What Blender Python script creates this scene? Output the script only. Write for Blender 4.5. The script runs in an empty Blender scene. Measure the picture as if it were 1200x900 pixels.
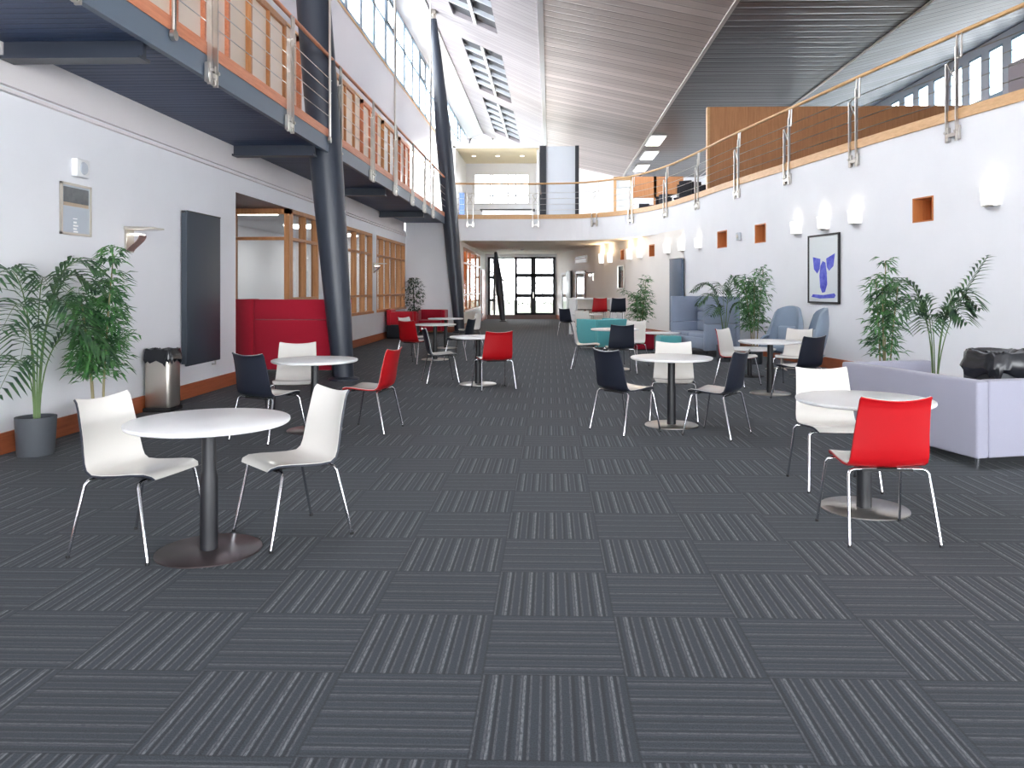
import bpy, bmesh, math, random
from mathutils import Vector, Matrix
random.seed(7)
C = bpy.context.scene
COL = C.collection
PI = math.pi
F = 920.0; CX = 621.0; CY = 338.0; H = 1.48; YAW = math.radians(1.5)
SN, CS = math.sin(YAW), math.cos(YAW)

# ---------------------------------------------------------------- placement helpers
def W(px, d):                       # point on the ground plan seen in picture column px at depth d
    r = (px - CX) / F * d
    return (r * CS - d * SN, r * SN + d * CS)
def G(xa, d):                       # plan estimate (offset from the vanishing line, depth) -> world
    return W(645 + F * xa / d, d)
def GP(px, py, z=0.0):              # plan position of a point of known height seen at a pixel
    return W(px, F * (H - z) / (py - CY))
def ZD(py, d):
    return H + (CY - py) / F * d
def depth(x, y):
    return -x * SN + y * CS

# ---------------------------------------------------------------- mesh builder
class MB:
    def __init__(s): s.bm = bmesh.new()
    def _add(s, verts, faces):
        vs = [s.bm.verts.new(v) for v in verts]
        for f in faces:
            try: s.bm.faces.new([vs[i] for i in f])
            except ValueError: pass
        return vs
    def merge(s, bm2, M=None):
        if M is not None: bmesh.ops.transform(bm2, matrix=M, verts=bm2.verts)
        me = bpy.data.meshes.new('tmp'); bm2.to_mesh(me); bm2.free()
        s.bm.from_mesh(me); bpy.data.meshes.remove(me); return s
    def box(s, c, d, rz=0, bev=0, seg=2, M=None):
        b = bmesh.new(); bmesh.ops.create_cube(b, size=1)
        bmesh.ops.scale(b, vec=d, verts=b.verts)
        if bev: bmesh.ops.bevel(b, geom=b.edges[:], offset=bev, segments=seg, affect='EDGES', profile=.5)
        T = Matrix.Translation(c) @ Matrix.Rotation(rz, 4, 'Z')
        return s.merge(b, T if M is None else M @ T)
    def bx(s, x0, x1, y0, y1, z0, z1, bev=0, seg=2):
        return s.box(((x0+x1)/2, (y0+y1)/2, (z0+z1)/2), (abs(x1-x0), abs(y1-y0), abs(z1-z0)), 0, bev, seg)
    def tube(s, pts, r, n=8, cap=True):
        pts = [Vector(p) for p in pts]; rs = r if isinstance(r, (list, tuple)) else [r]*len(pts)
        rings = []; up = None
        for i, p in enumerate(pts):
            a = pts[max(i-1, 0)]; b = pts[min(i+1, len(pts)-1)]
            t = (b - a).normalized()
            if up is None:
                up = Vector((0, 0, 1)) if abs(t.z) < .9 else Vector((1, 0, 0))
            u = t.cross(up).normalized(); v = u.cross(t).normalized(); up = v
            rings.append([s.bm.verts.new(p + (u*math.cos(2*PI*k/n) + v*math.sin(2*PI*k/n))*rs[i]) for k in range(n)])
        for i in range(len(rings)-1):
            for k in range(n):
                s.bm.faces.new((rings[i][k], rings[i][(k+1) % n], rings[i+1][(k+1) % n], rings[i+1][k]))
        if cap:
            s.bm.faces.new(rings[0][::-1]); s.bm.faces.new(rings[-1])
        return s
    def lathe(s, prof, n=32, c=(0, 0, 0), M=None):
        b = bmesh.new(); rings = []
        for r, z in prof:
            if r < 1e-6: rings.append([b.verts.new((c[0], c[1], c[2]+z))])
            else: rings.append([b.verts.new((c[0]+r*math.cos(2*PI*k/n), c[1]+r*math.sin(2*PI*k/n), c[2]+z)) for k in range(n)])
        for A, B in zip(rings, rings[1:]):
            for k in range(n):
                a0, a1 = A[k % len(A)], A[(k+1) % len(A)]; b0, b1 = B[k % len(B)], B[(k+1) % len(B)]
                f = [a0, a1, b1, b0]; f = [v for i, v in enumerate(f) if v not in f[:i]]
                if len(f) > 2: b.faces.new(f)
        return s.merge(b, M)
    def prism(s, poly, z0, z1):
        n = len(poly)
        s._add([(x, y, z0) for x, y in poly] + [(x, y, z1) for x, y in poly],
               [tuple(range(n))[::-1], tuple(range(n, 2*n))] + [(i, (i+1) % n, n+(i+1) % n, n+i) for i in range(n)])
        return s
    def sweep(s, path, prof, closed=True):      # path: plan points; prof: (offset to the left of travel, z)
        rings = []
        for i, p in enumerate(path):
            p = Vector(p); a = Vector(path[max(i-1, 0)]); b = Vector(path[min(i+1, len(path)-1)])
            t = (b - a).normalized(); nrm = Vector((-t.y, t.x))
            rings.append([s.bm.verts.new((p.x + nrm.x*o, p.y + nrm.y*o, z)) for o, z in prof])
        m = len(prof)
        for i in range(len(rings)-1):
            for k in range(m if closed else m-1):
                s.bm.faces.new((rings[i][k], rings[i][(k+1) % m], rings[i+1][(k+1) % m], rings[i+1][k]))
        if closed:
            s.bm.faces.new(rings[0][::-1]); s.bm.faces.new(rings[-1])
        return s
    def grid(s, rows, closed=False):
        V = [[s.bm.verts.new(p) for p in r] for r in rows]
        for i in range(len(V)-1):
            for k in range(len(V[i])-(0 if closed else 1)):
                k2 = (k+1) % len(V[i])
                s.bm.faces.new((V[i][k], V[i][k2], V[i+1][k2], V[i+1][k]))
        return V
    def solid(s, front, back):                  # two matching point grids joined by a rim
        A = s.grid(front); B = s.grid([r[::-1] for r in back])
        B = [r[::-1] for r in B]
        n, m = len(A), len(A[0])
        loop = [(0, k) for k in range(m)] + [(i, m-1) for i in range(1, n)] + [(n-1, k) for k in range(m-2, -1, -1)] + [(i, 0) for i in range(n-2, 0, -1)]
        for (a, b), (c, d) in zip(loop, loop[1:] + loop[:1]):
            s.bm.faces.new((A[c][d], A[a][b], B[a][b], B[c][d]))
        return s
    def quad(s, *p): s._add(p, [tuple(range(len(p)))]); return s
    def build(s, name, m, parent=None, smooth=40, loc=None, rz=None, fix=True):
        if fix: bmesh.ops.recalc_face_normals(s.bm, faces=s.bm.faces)
        me = bpy.data.meshes.new(name); s.bm.to_mesh(me); s.bm.free()
        if smooth:
            for p in me.polygons: p.use_smooth = True
            try: me.set_sharp_from_angle(angle=math.radians(smooth))
            except Exception: pass
        me.materials.append(m)
        o = bpy.data.objects.new(name, me); COL.objects.link(o)
        if parent is not None: o.parent = parent
        if loc is not None: o.location = loc
        if rz is not None: o.rotation_euler.z = rz
        return o

def thing(name, label, cat, loc=(0, 0, 0), rz=0, group=None):
    o = bpy.data.objects.new(name, None); COL.objects.link(o); o.empty_display_size = .2
    o.location = loc; o.rotation_euler = (0, 0, rz); o['label'] = label; o['category'] = cat
    if group: o['group'] = group
    return o
def tag(o, label, cat, group=None):
    o['label'] = label; o['category'] = cat
    if group: o['group'] = group
    return o
def struct(o): o['kind'] = 'structure'; return o
def snode(name, loc=(0, 0, 0)):
    o = bpy.data.objects.new(name, None); COL.objects.link(o); o.location = loc; o['kind'] = 'structure'; return o
def kids(o): return [c for c in COL.objects if c.parent == o]
def dup(root, loc, rz, label, group=None, swap=None):
    def cp(o, par):
        c = o.copy(); COL.objects.link(c); c.parent = par
        if swap and o.data is not None and o.name.split('.')[0] in swap: c.data = swap[o.name.split('.')[0]]
        for k in kids(o): cp(k, c)
        return c
    r = cp(root, None); r.location = loc; r.rotation_euler = (0, 0, rz); r['label'] = label
    if group: r['group'] = group
    return r
def face(dx, dy): return math.atan2(-dx, dy)          # rotation that turns local +Y towards (dx, dy)

# ---------------------------------------------------------------- materials
def lin(r, g, b):
    f = lambda c: (c/255/12.92) if c/255 <= .04045 else ((c/255+.055)/1.055)**2.4
    return (f(r), f(g), f(b), 1)
class NT:
    def __init__(s, name):
        s.m = bpy.data.materials.new(name); s.m.use_nodes = True; s.t = s.m.node_tree
        s.t.nodes.clear(); s.out = s.t.nodes.new('ShaderNodeOutputMaterial')
    def n(s, ty, ins={}, **kw):
        d = s.t.nodes.new(ty)
        for k, v in kw.items(): setattr(d, k, v)
        for k, v in ins.items():
            if isinstance(v, bpy.types.NodeSocket): s.t.links.new(v, d.inputs[k])
            else: d.inputs[k].default_value = v
        return d
    def math(s, op, a, b=0.0, c=0.0):
        return s.n('ShaderNodeMath', {0: a, 1: b, 2: c}, operation=op).outputs[0]
    def mix(s, f, a, b):
        d = s.n('ShaderNodeMix', {'Factor': f}, data_type='RGBA')
        for sock, v in ((d.inputs[6], a), (d.inputs[7], b)):
            if isinstance(v, bpy.types.NodeSocket): s.t.links.new(v, sock)
            else: sock.default_value = v
        return d.outputs[2]
    def coord(s, scale=(1, 1, 1), which='Object'):
        tc = s.n('ShaderNodeTexCoord')
        return s.n('ShaderNodeMapping', {'Vector': tc.outputs[which], 'Scale': scale}).outputs[0]
    def noise(s, v, scale=5, detail=3, rough=.5):
        return s.n('ShaderNodeTexNoise', {'Vector': v, 'Scale': scale, 'Detail': detail, 'Roughness': rough}).outputs[0]
    def bump(s, h, st=.2, dist=.01):
        return s.n('ShaderNodeBump', {'Height': h, 'Strength': st, 'Distance': dist}).outputs[0]
    def bsdf(s, **ins):
        p = s.n('ShaderNodeBsdfPrincipled', {k.replace('_', ' '): v for k, v in ins.items()})
        s.t.links.new(p.outputs[0], s.out.inputs[0]); return s.m
def plain(name, col, rough=.5, metal=0.0, **kw):
    return NT(name).bsdf(Base_Color=col, Roughness=rough, Metallic=metal, **kw)
def painted(name, col, rough=.7, amt=.04, sc=1.5):
    t = NT(name); v = t.coord(); nz = t.noise(v, sc, 4)
    c = t.mix(nz, tuple(x*(1-amt) for x in col[:3])+(1,), tuple(min(1, x*(1+amt)) for x in col[:3])+(1,))
    return t.bsdf(Base_Color=c, Roughness=rough, Normal=t.bump(t.noise(v, 220, 2), .06, .002))
def fabric(name, col, sc=350):
    t = NT(name); v = t.coord(); nz = t.noise(v, sc, 2); big = t.noise(v, 4, 3)
    c = t.mix(nz, tuple(x*.72 for x in col[:3])+(1,), tuple(min(1, x*1.22) for x in col[:3])+(1,))
    c = t.mix(t.math('MULTIPLY', big, .18), c, tuple(x*.8 for x in col[:3])+(1,))
    return t.bsdf(Base_Color=c, Roughness=.92, Normal=t.bump(nz, .25, .003), Sheen_Weight=.25)
def wood(name, c0, c1, axis=2, rough=.42, sc=6):
    t = NT(name); s = [14, 14, 14]; s[axis] = .9
    v = t.coord(tuple(s)); nz = t.noise(v, sc*.35, 5, .6); fine = t.noise(v, sc*2.2, 3)
    f = t.math('ADD', t.math('MULTIPLY', nz, .75), t.math('MULTIPLY', fine, .3))
    f = t.n('ShaderNodeMapRange', {0: f, 1: .3, 2: .75}).outputs[0]
    return t.bsdf(Base_Color=t.mix(f, c0, c1), Roughness=rough, Normal=t.bump(fine, .08, .003))
def emit(name, col, st):
    t = NT(name); e = t.n('ShaderNodeEmission', {'Color': col, 'Strength': st})
    t.t.links.new(e.outputs[0], t.out.inputs[0]); return t.m
def glass(name, tint=(1, 1, 1, 1), refl=.08):
    t = NT(name); a = t.n('ShaderNodeBsdfTransparent', {'Color': tint}); b = t.n('ShaderNodeBsdfGlossy', {'Color': (1, 1, 1, 1), 'Roughness': .02})
    fr = t.math('POWER', t.n('ShaderNodeLayerWeight', {'Blend': .5}).outputs['Facing'], 5.0)
    f = t.math('ADD', t.math('MULTIPLY', fr, .35), refl*.6)
    m = t.n('ShaderNodeMixShader', {0: f, 1: a.outputs[0], 2: b.outputs[0]})
    t.t.links.new(m.outputs[0], t.out.inputs[0]); return t.m

M = {}
M['wall_l'] = painted('wall_paint_grey_white', lin(238, 238, 242))
M['wall_up'] = painted('wall_paint_warm_white', lin(236, 230, 230))
M['wall_r'] = painted('wall_paint_white', lin(240, 241, 245))
M['wall_warm'] = painted('wall_paint_warm_tint', lin(240, 236, 231))  # white wall paint with a trace of warm lamplight put into its colour
M['white_gloss'] = NT('white_gloss_panel').bsdf(Base_Color=lin(226, 221, 226), Roughness=.18)
M['white_paint'] = painted('white_joinery_paint', lin(235, 235, 235), .45)
M['cream'] = painted('cream_panel', lin(238, 222, 204), .35)
M['roof_white'] = None
M['wood_or'] = wood('oak_frame', lin(176, 112, 66), lin(214, 158, 108), 2)
M['wood_orh'] = wood('oak_rail', lin(200, 150, 100), lin(232, 190, 138), 1)
M['wood_red'] = wood('red_stained_timber', lin(196, 116, 82), lin(228, 152, 114), 1)
M['wood_skirt'] = wood('skirting_timber', lin(150, 76, 46), lin(184, 104, 66), 1)
M['wood_panel'] = wood('timber_partition', lin(176, 116, 74), lin(206, 148, 102), 2, .5, 4)
M['wood_niche'] = wood('niche_timber', lin(188, 112, 62), lin(214, 140, 86), 2)
M['dark_brown'] = wood('dark_stained_soffit', lin(118, 92, 88), lin(150, 122, 116), 1)
M['steel'] = painted('slate_blue_steel_paint', lin(52, 58, 70), .38, .05)
M['steel_dk'] = painted('dark_steel_paint', lin(48, 54, 66), .4, .05)
M['black'] = plain('black_metal', lin(24, 25, 30), .45)
M['black_frame'] = plain('black_window_frame', lin(26, 28, 36), .5)
M['chrome'] = plain('chrome', lin(220, 220, 224), .14, 1.0)
M['satin'] = plain('satin_steel', lin(206, 202, 196), .28, 1.0)
M['bronze'] = plain('dark_bronze_plate', lin(92, 82, 84), .34, .75)
M['lam'] = plain('white_laminate', lin(240, 240, 240), .3)
M['sh_white'] = plain('white_gloss_plastic', lin(216, 213, 207), .16)
M['sh_red'] = plain('red_plastic', lin(172, 10, 20), .42)
M['sh_dark'] = plain('charcoal_plastic', lin(36, 40, 52), .38)
M['foot'] = plain('black_rubber', lin(20, 20, 22), .7)
M['rad'] = plain('anthracite_radiator', lin(58, 66, 76), .5)
M['rad2'] = plain('blue_grey_radiator', lin(76, 92, 112), .5)
M['red_fab'] = fabric('crimson_wool', lin(176, 10, 44))
M['red_fab2'] = fabric('scarlet_wool', lin(206, 26, 46))
M['grey_fab'] = fabric('blue_grey_wool', lin(146, 158, 178))
M['lilac_fab'] = fabric('pale_grey_wool', lin(158, 158, 174))
M['teal_fab'] = fabric('teal_wool', lin(92, 178, 182))
M['wing_fab'] = fabric('pale_blue_grey_wool', lin(142, 158, 176))
M['dark_fab'] = fabric('charcoal_wool', lin(44, 46, 54))
M['bag'] = plain('black_plastic_bag', lin(26, 28, 34), .22)
M['pot'] = painted('slate_grey_planter', lin(72, 76, 82), .6)
M['soil'] = painted('soil', lin(62, 46, 36), .95, .3, 30)
M['cane'] = wood('bamboo_cane', lin(120, 112, 80), lin(164, 150, 108), 2)
M['stem'] = plain('green_stem', lin(96, 122, 72), .5)
M['glass'] = glass('clear_glass')
M['glass_g'] = glass('grey_glass', (.86, .88, .88, 1), .12)
M['lampglow'] = emit('lamp_glow', (1, .96, .9, 1), 2.0)
M['panelglow'] = emit('ceiling_light_glow', (1, .99, .97, 1), 4.0)
M['silver'] = plain('brushed_silver', lin(196, 190, 180), .32, .9)
M['plaster'] = plain('white_plaster', lin(248, 248, 250), .8)
M['frame_blue'] = plain('pale_blue_frame', lin(168, 196, 216), .4)
M['bark'] = painted('bark', lin(84, 78, 72), .9, .2, 12)
M['grey_panel'] = painted('grey_panel', lin(196, 202, 210), .5)
M['grey_wall'] = painted('taupe_wall', lin(150, 140, 146), .7)

def leafmat(name, a, b):
    t = NT(name); v = t.coord(); nz = t.noise(v, 9, 3)
    f = t.n('ShaderNodeMapRange', {0: nz, 1: .35, 2: .65}).outputs[0]
    return t.bsdf(Base_Color=t.mix(f, a, b), Roughness=.42)
M['leaf'] = leafmat('bamboo_leaf', lin(36, 88, 50), lin(96, 150, 84))
M['palm'] = leafmat('palm_leaf', lin(34, 62, 48), lin(82, 120, 76))
M['ficus'] = leafmat('ficus_leaf', lin(34, 58, 46), lin(60, 86, 66))
M['twig'] = leafmat('bare_twigs', lin(44, 43, 42), lin(56, 55, 52))

def carpet():
    t = NT('carpet_tiles'); tc = t.n('ShaderNodeTexCoord').outputs['Object']
    sp = t.n('ShaderNodeSeparateXYZ', {0: tc}); P = .545
    u = t.math('DIVIDE', t.math('ADD', sp.outputs[0], 0.26 + P*40), P)
    w = t.math('DIVIDE', t.math('ADD', sp.outputs[1], -2.459 + P*40), P)
    iu, iw = t.math('FLOOR', u), t.math('FLOOR', w)
    par = t.math('MODULO', t.math('ADD', iu, iw), 2.0)          # 0: lines run with the hall
    fu, fw = t.math('FRACT', u), t.math('FRACT', w)
    par = t.math('GREATER_THAN', par, .5)
    a = t.n('ShaderNodeMix', {0: par, 2: fu, 3: fw}, data_type='FLOAT').outputs[0]     # across the lines
    b = t.n('ShaderNodeMix', {0: par, 2: w, 3: u}, data_type='FLOAT').outputs[0]       # along the lines
    cell = t.n('ShaderNodeCombineXYZ', {0: iu, 1: iw, 2: 0.0}).outputs[0]
    rnd = t.n('ShaderNodeTexWhiteNoise', {0: cell}, noise_dimensions='3D').outputs[0]
    def lines(freq, off, width):
        x = t.math('FRACT', t.math('ADD', t.math('MULTIPLY', a, freq), off))
        d = t.math('ABSOLUTE', t.math('SUBTRACT', x, .5))
        return t.n('ShaderNodeMapRange', {0: d, 1: width, 2: width*.45, 3: 0.0, 4: 1.0}).outputs[0]
    vv = t.n('ShaderNodeCombineXYZ', {0: t.math('MULTIPLY', a, 70), 1: t.math('MULTIPLY', b, 14), 2: t.math('MULTIPLY', rnd, 40)}).outputs[0]
    streak = t.noise(vv, 1.6, 4, .75)
    brk = t.n('ShaderNodeMapRange', {0: streak, 1: .36, 2: .6, 3: .1, 4: 1.0}).outputs[0]
    l1 = t.math('MULTIPLY', lines(5, 0.0, .062), brk)
    l2 = t.math('MULTIPLY', t.math('MULTIPLY', lines(15, .33, .16), brk), .45)
    L = t.math('MINIMUM', t.math('ADD', l1, l2), 1.0)
    weak = t.n('ShaderNodeMapRange', {0: par, 3: .62, 4: .3}).outputs[0]
    L = t.math('MULTIPLY', L, weak)
    fib = t.noise(t.n('ShaderNodeMapping', {'Vector': tc}).outputs[0], 160, 2)
    base = t.mix(fib, lin(22, 27, 34), lin(74, 83, 92))
    base = t.mix(t.math('MULTIPLY', streak, .35), base, lin(32, 39, 49))
    base = t.mix(t.math('MULTIPLY', rnd, .12), base, lin(16, 21, 29))
    base = t.mix(t.math('MULTIPLY', t.math('MULTIPLY', lines(10, .2, .2), t.n('ShaderNodeMapRange', {0: par, 3: .55, 4: .3}).outputs[0]), 1.0), base, lin(24, 28, 35))
    col = t.mix(L, base, lin(150, 154, 158))
    edge = t.math('MINIMUM', t.math('MINIMUM', fu, t.math('SUBTRACT', 1.0, fu)), t.math('MINIMUM', fw, t.math('SUBTRACT', 1.0, fw)))
    e = t.n('ShaderNodeMapRange', {0: edge, 1: .012, 2: .004, 3: 0.0, 4: .45}).outputs[0]
    col = t.mix(e, col, lin(26, 30, 36))
    return t.bsdf(Base_Color=col, Roughness=.85, Normal=t.bump(t.math('ADD', fib, L), .35, .004), Specular_IOR_Level=.5, Sheen_Weight=.04)
M['carpet'] = carpet()

def planked(name, a, b, pitch, rough=.45, amt=.35, metal=0.0):
    t = NT(name); tc = t.n('ShaderNodeTexCoord').outputs['Object']; sp = t.n('ShaderNodeSeparateXYZ', {0: tc})
    y = t.math('DIVIDE', sp.outputs[1], pitch)
    fr = t.math('FRACT', y); fl = t.math('FLOOR', y)
    g = t.math('ABSOLUTE', t.math('SUBTRACT', fr, .5))
    groove = t.n('ShaderNodeMapRange', {0: g, 1: .5, 2: .38, 3: 0.0, 4: 1.0}).outputs[0]
    r = t.n('ShaderNodeTexWhiteNoise', {1: fl}, noise_dimensions='1D').outputs[0]
    c = t.mix(r, a, b)
    c = t.mix(t.math('MULTIPLY', t.math('SUBTRACT', 1.0, groove), amt), c, tuple(x*.35 for x in a[:3])+(1,))
    h = t.math('ADD', groove, t.math('MULTIPLY', t.noise(t.coord((.3, 3, .3)), 1.2, 2), .8))
    return t.bsdf(Base_Color=c, Roughness=rough, Metallic=metal, Normal=t.bump(h, .5, .03))
M['roof_white'] = planked('roof_white_planks', lin(150, 144, 148), lin(166, 160, 164), .3, .55, .3)
M['roof_grey'] = planked('roof_taupe_planks', lin(176, 162, 156), lin(206, 192, 186), .45, .42, .5)
M['roof_dark'] = planked('roof_shaded_planks', lin(66, 62, 62), lin(86, 80, 79), .45, .3, .5, .6)  # taupe roof bay, weaker light on it put into a darker colour
M['roof_shaded'] = planked('roof_shaded_planks', lin(54, 60, 68), lin(74, 80, 88), .45, .5, .5)  # outermost bay, its colour also darkened to stand for weaker light
M['beam'] = painted('blue_grey_beam_paint', lin(96, 110, 126), .4, .05)
M['deck'] = planked('ribbed_metal_deck', lin(60, 76, 108), lin(68, 84, 116), .12, .5, .5)
# ================================================================ THE SETTING
def arclen(path):
    s = [0.0]
    for a, b in zip(path, path[1:]): s.append(s[-1] + math.dist(a, b))
    return s
def at_s(path, s, sl=None):
    sl = sl or arclen(path)
    for i in range(len(path)-1):
        if s <= sl[i+1] + 1e-9 or i == len(path)-2:
            f = (s - sl[i]) / (sl[i+1] - sl[i])
            return (path[i][0] + (path[i+1][0]-path[i][0])*f, path[i][1] + (path[i+1][1]-path[i][1])*f)
def sheet(path, z0, z1, holes=(), thick=0.0):
    """upright wall along a plan path with rectangular openings (s0, s1, z0, z1); thick > 0 gives depth to the right of travel"""
    sl = arclen(path)
    S = sorted(set([round(x, 4) for x in sl] + [round(x, 4) for h in holes for x in h[:2]]))
    Z = sorted(set([z0, z1] + [x for h in holes for x in h[2:]]))
    mb = MB()
    def solidc(i, k):
        if i < 0 or k < 0 or i >= len(S)-1 or k >= len(Z)-1: return False
        sm, zm = (S[i]+S[i+1])/2, (Z[k]+Z[k+1])/2
        return not any(h[0] < sm < h[1] and h[2] < zm < h[3] for h in holes)
    def pt(i, off):
        p = at_s(path, S[i], sl)
        if not off: return p
        a = at_s(path, max(S[i]-.05, 0), sl); b = at_s(path, min(S[i]+.05, sl[-1]), sl)
        d = math.dist(a, b); return (p[0] + (b[1]-a[1])/d*off, p[1] - (b[0]-a[0])/d*off)
    for off in ((0, thick) if thick else (0,)):
        for i in range(len(S)-1):
            p, q = pt(i, off), pt(i+1, off)
            for k in range(len(Z)-1):
                if solidc(i, k): mb.quad((*p, Z[k]), (*q, Z[k]), (*q, Z[k+1]), (*p, Z[k+1]))
    if thick:
        for i in range(len(S)-1):
            p, q, p2, q2 = pt(i, 0), pt(i+1, 0), pt(i, thick), pt(i+1, thick)
            for k in range(len(Z)-1):
                if not solidc(i, k): continue
                if not solidc(i, k-1): mb.quad((*p, Z[k]), (*q, Z[k]), (*q2, Z[k]), (*p2, Z[k]))
                if not solidc(i, k+1): mb.quad((*p, Z[k+1]), (*q, Z[k+1]), (*q2, Z[k+1]), (*p2, Z[k+1]))
                if not solidc(i-1, k): mb.quad((*p, Z[k]), (*p2, Z[k]), (*p2, Z[k+1]), (*p, Z[k+1]))
                if not solidc(i+1, k): mb.quad((*q, Z[k]), (*q2, Z[k]), (*q2, Z[k+1]), (*q, Z[k+1]))
        bmesh.ops.remove_doubles(mb.bm, verts=mb.bm.verts, dist=1e-4)
    return mb
def smooth_path(pts, n=8):
    P = [pts[0]] + list(pts) + [pts[-1]]; out = []
    for i in range(1, len(P)-2):
        p0, p1, p2, p3 = (Vector(p) for p in P[i-1:i+3])
        for k in range(n):
            t = k/n
            v = .5*((2*p1) + (p2-p0)*t + (2*p0-5*p1+4*p2-p3)*t*t + (3*p1-p0-3*p2+p3)*t**3)
            out.append((v.x, v.y))
    out.append(tuple(pts[-1])); return out

XL = -4.9; XE = -3.52; Y0 = -9.0; YD = 38.0; YR = 47.5
# --- floor
f = MB(); f.bx(-9, 14.2, Y0-.1, YD+.1, -.12, 0); struct(f.build('floor', M['carpet'], smooth=0))

# --- left wall, ground level: alcove and three window groups
def ys(y): return y - Y0
zc = 2.98
bays = [(14.72, 16.45), (17.0, 21.45), (22.0, 26.3)]
holes = [(ys(12.1), ys(14.6), 0, zc)] + [(ys(a), ys(b), .8, zc) for a, b in bays]
w = sheet([(XL, Y0), (XL, 26.42)], 0, 3.3, holes); struct(w.build('wall_left', M['wall_l'], smooth=0))
w = MB(); w.bx(XL-.16, XL-.03, Y0, 26.42, 3.3, 3.98); struct(w.build('wall_left_upper', M['wall_up'], smooth=0))
t = MB(); t.bx(XL-.03, XL+.05, Y0, 26.4, 3.30, 3.335); t.bx(XL-.03, XL+.02, Y0, 26.4, 3.335, 3.42)
t.bx(XL-.01, XL+.05, Y0, 26.4, 3.24, 3.27); struct(t.build('trim_left_ledge', M['wall_up'], smooth=0))
# alcove
w = MB(); w.bx(-7.2, -7.1, 12.1, 14.7, 0, 3.2); w.bx(-7.2, XL-.001, 12.0, 12.1, 0, 3.2); struct(w.build('wall_alcove', M['wall_l'], smooth=0))
w = MB(); w.bx(-7.2, XL-.01, 12.1, 14.62, zc, zc+.25); struct(w.build('trim_alcove_soffit', M['dark_brown'], smooth=0))
# window_1: frontal alcove window and corner post
def win_frame(name, x0, x1, y0, y1, z0, z1, muls, trans, along, wd, dp, mfr, mgl, sill=True):
    """framed window in a plane; along 'y' or 'x'; muls and trans are positions; parts: frame, mullions, transoms, pane"""
    r = snode(name)
    fr = MB()
    if along == 'y':
        xc = (x0+x1)/2
        fr.bx(x0, x1, y0, y0+wd, z0, z1); fr.bx(x0, x1, y1-wd, y1, z0, z1)
        fr.bx(x0, x1, y0, y1, z1-wd, z1); fr.bx(x0, x1+(.04 if sill else 0), y0, y1, z0, z0+wd*.9)
    else:
        xc = (y0+y1)/2
        fr.bx(x0, x0+wd, y0, y1, z0, z1); fr.bx(x1-wd, x1, y0, y1, z0, z1)
        fr.bx(x0, x1, y0, y1, z1-wd, z1); fr.bx(x0, x1, y0, y1, z0, z0+wd)
    fr.build('frame', mfr, r, 0)
    for m in muls:
        q = MB()
        if along == 'y': q.bx(x0, x1, m-dp/2, m+dp/2, z0+wd*.9, z1-wd)
        else: q.bx(m-dp/2, m+dp/2, y0, y1, z0+wd, z1-wd)
        q.build('mullion', mfr, r, 0)
    for z in trans:
        q = MB()
        if along == 'y': q.bx(xc-(x1-x0)*.3, xc+(x1-x0)*.45, y0+wd, y1-wd, z-dp*.5, z+dp*.5)
        else: q.bx(x0+wd, x1-wd, xc-(y1-y0)*.35, xc+(y1-y0)*.35, z-dp*.5, z+dp*.5)
        q.build('transom', mfr, r, 0)
    q = MB()
    if along == 'y': q.bx(x0+(x1-x0)*.25, x0+(x1-x0)*.25+.008, y0+wd*.5, y1-wd*.5, z0+wd*.5, z1-wd*.5)
    else: q.bx(x0+wd*.5, x1-wd*.5, xc-.004, xc+.004, z0+wd*.5, z1-wd*.5)
    q.build('pane', mgl, r, 0)
    return r
win_frame('window_1', -6.02, XL+.005, 14.6, 14.72, .1, zc, [], [2.42], 'x', .1, .06, M['wood_or'], M['glass_g'])
w = MB(); w.bx(-7.2, -6.02, 14.6, 14.72, 0, zc); struct(w.build('wall_alcove_end', M['wall_l'], smooth=0))
w = MB(); w.bx(-6.02, XL, 14.6, 14.72, 0, .1); struct(w.build('trim_alcove_base', M['wood_skirt'], smooth=0))
for k, (a, b) in enumerate(bays):
    n = max(2, round((b-a)/.86)); win_frame('window_%d' % (k+2), XL-.13, XL+.01, a, b, .8, zc, [a+(b-a)*i/n for i in range(1, n)], [2.42, 1.28], 'y', .075, .055, M['wood_or'], M['glass_g'])
# room behind the windows
w = MB(); w.bx(-8.6, -8.5, 14.72, 26.5, 0, 3.3); w.bx(-8.6, XL-.14, 26.5, 26.6, 0, 3.3); w.bx(-8.6, -7.0, 14.6, 14.72, 0, 3.3)
struct(w.build('wall_side_room', M['wall_l'], smooth=0))
w = MB(); w.bx(-8.6, XL-.14, 12, 26.6, 3.2, 3.3); struct(w.build('ceiling_side_room', M['wall_l'], smooth=0))
for y in (17.5, 21.5, 25):
    q = MB(); q.bx(-7.2, -6.3, y-.5, y+.5, 3.17, 3.2); tag(q.build('ceiling_light', emit('room_fill_glow', (1, .98, .95, 1), 9)), 'added glow panel brightening the side room behind the timber windows', 'ceiling light', 'added side room glow panels')  # unseen glowing panels added to brighten the side room
# skirtings
t = MB()
for a, b in ((Y0, 12.1), (14.6, 26.42)): t.bx(XL, XL+.025, a, b, 0, .19)
struct(t.build('baseboard_left', M['wood_skirt'], smooth=0))
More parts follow.
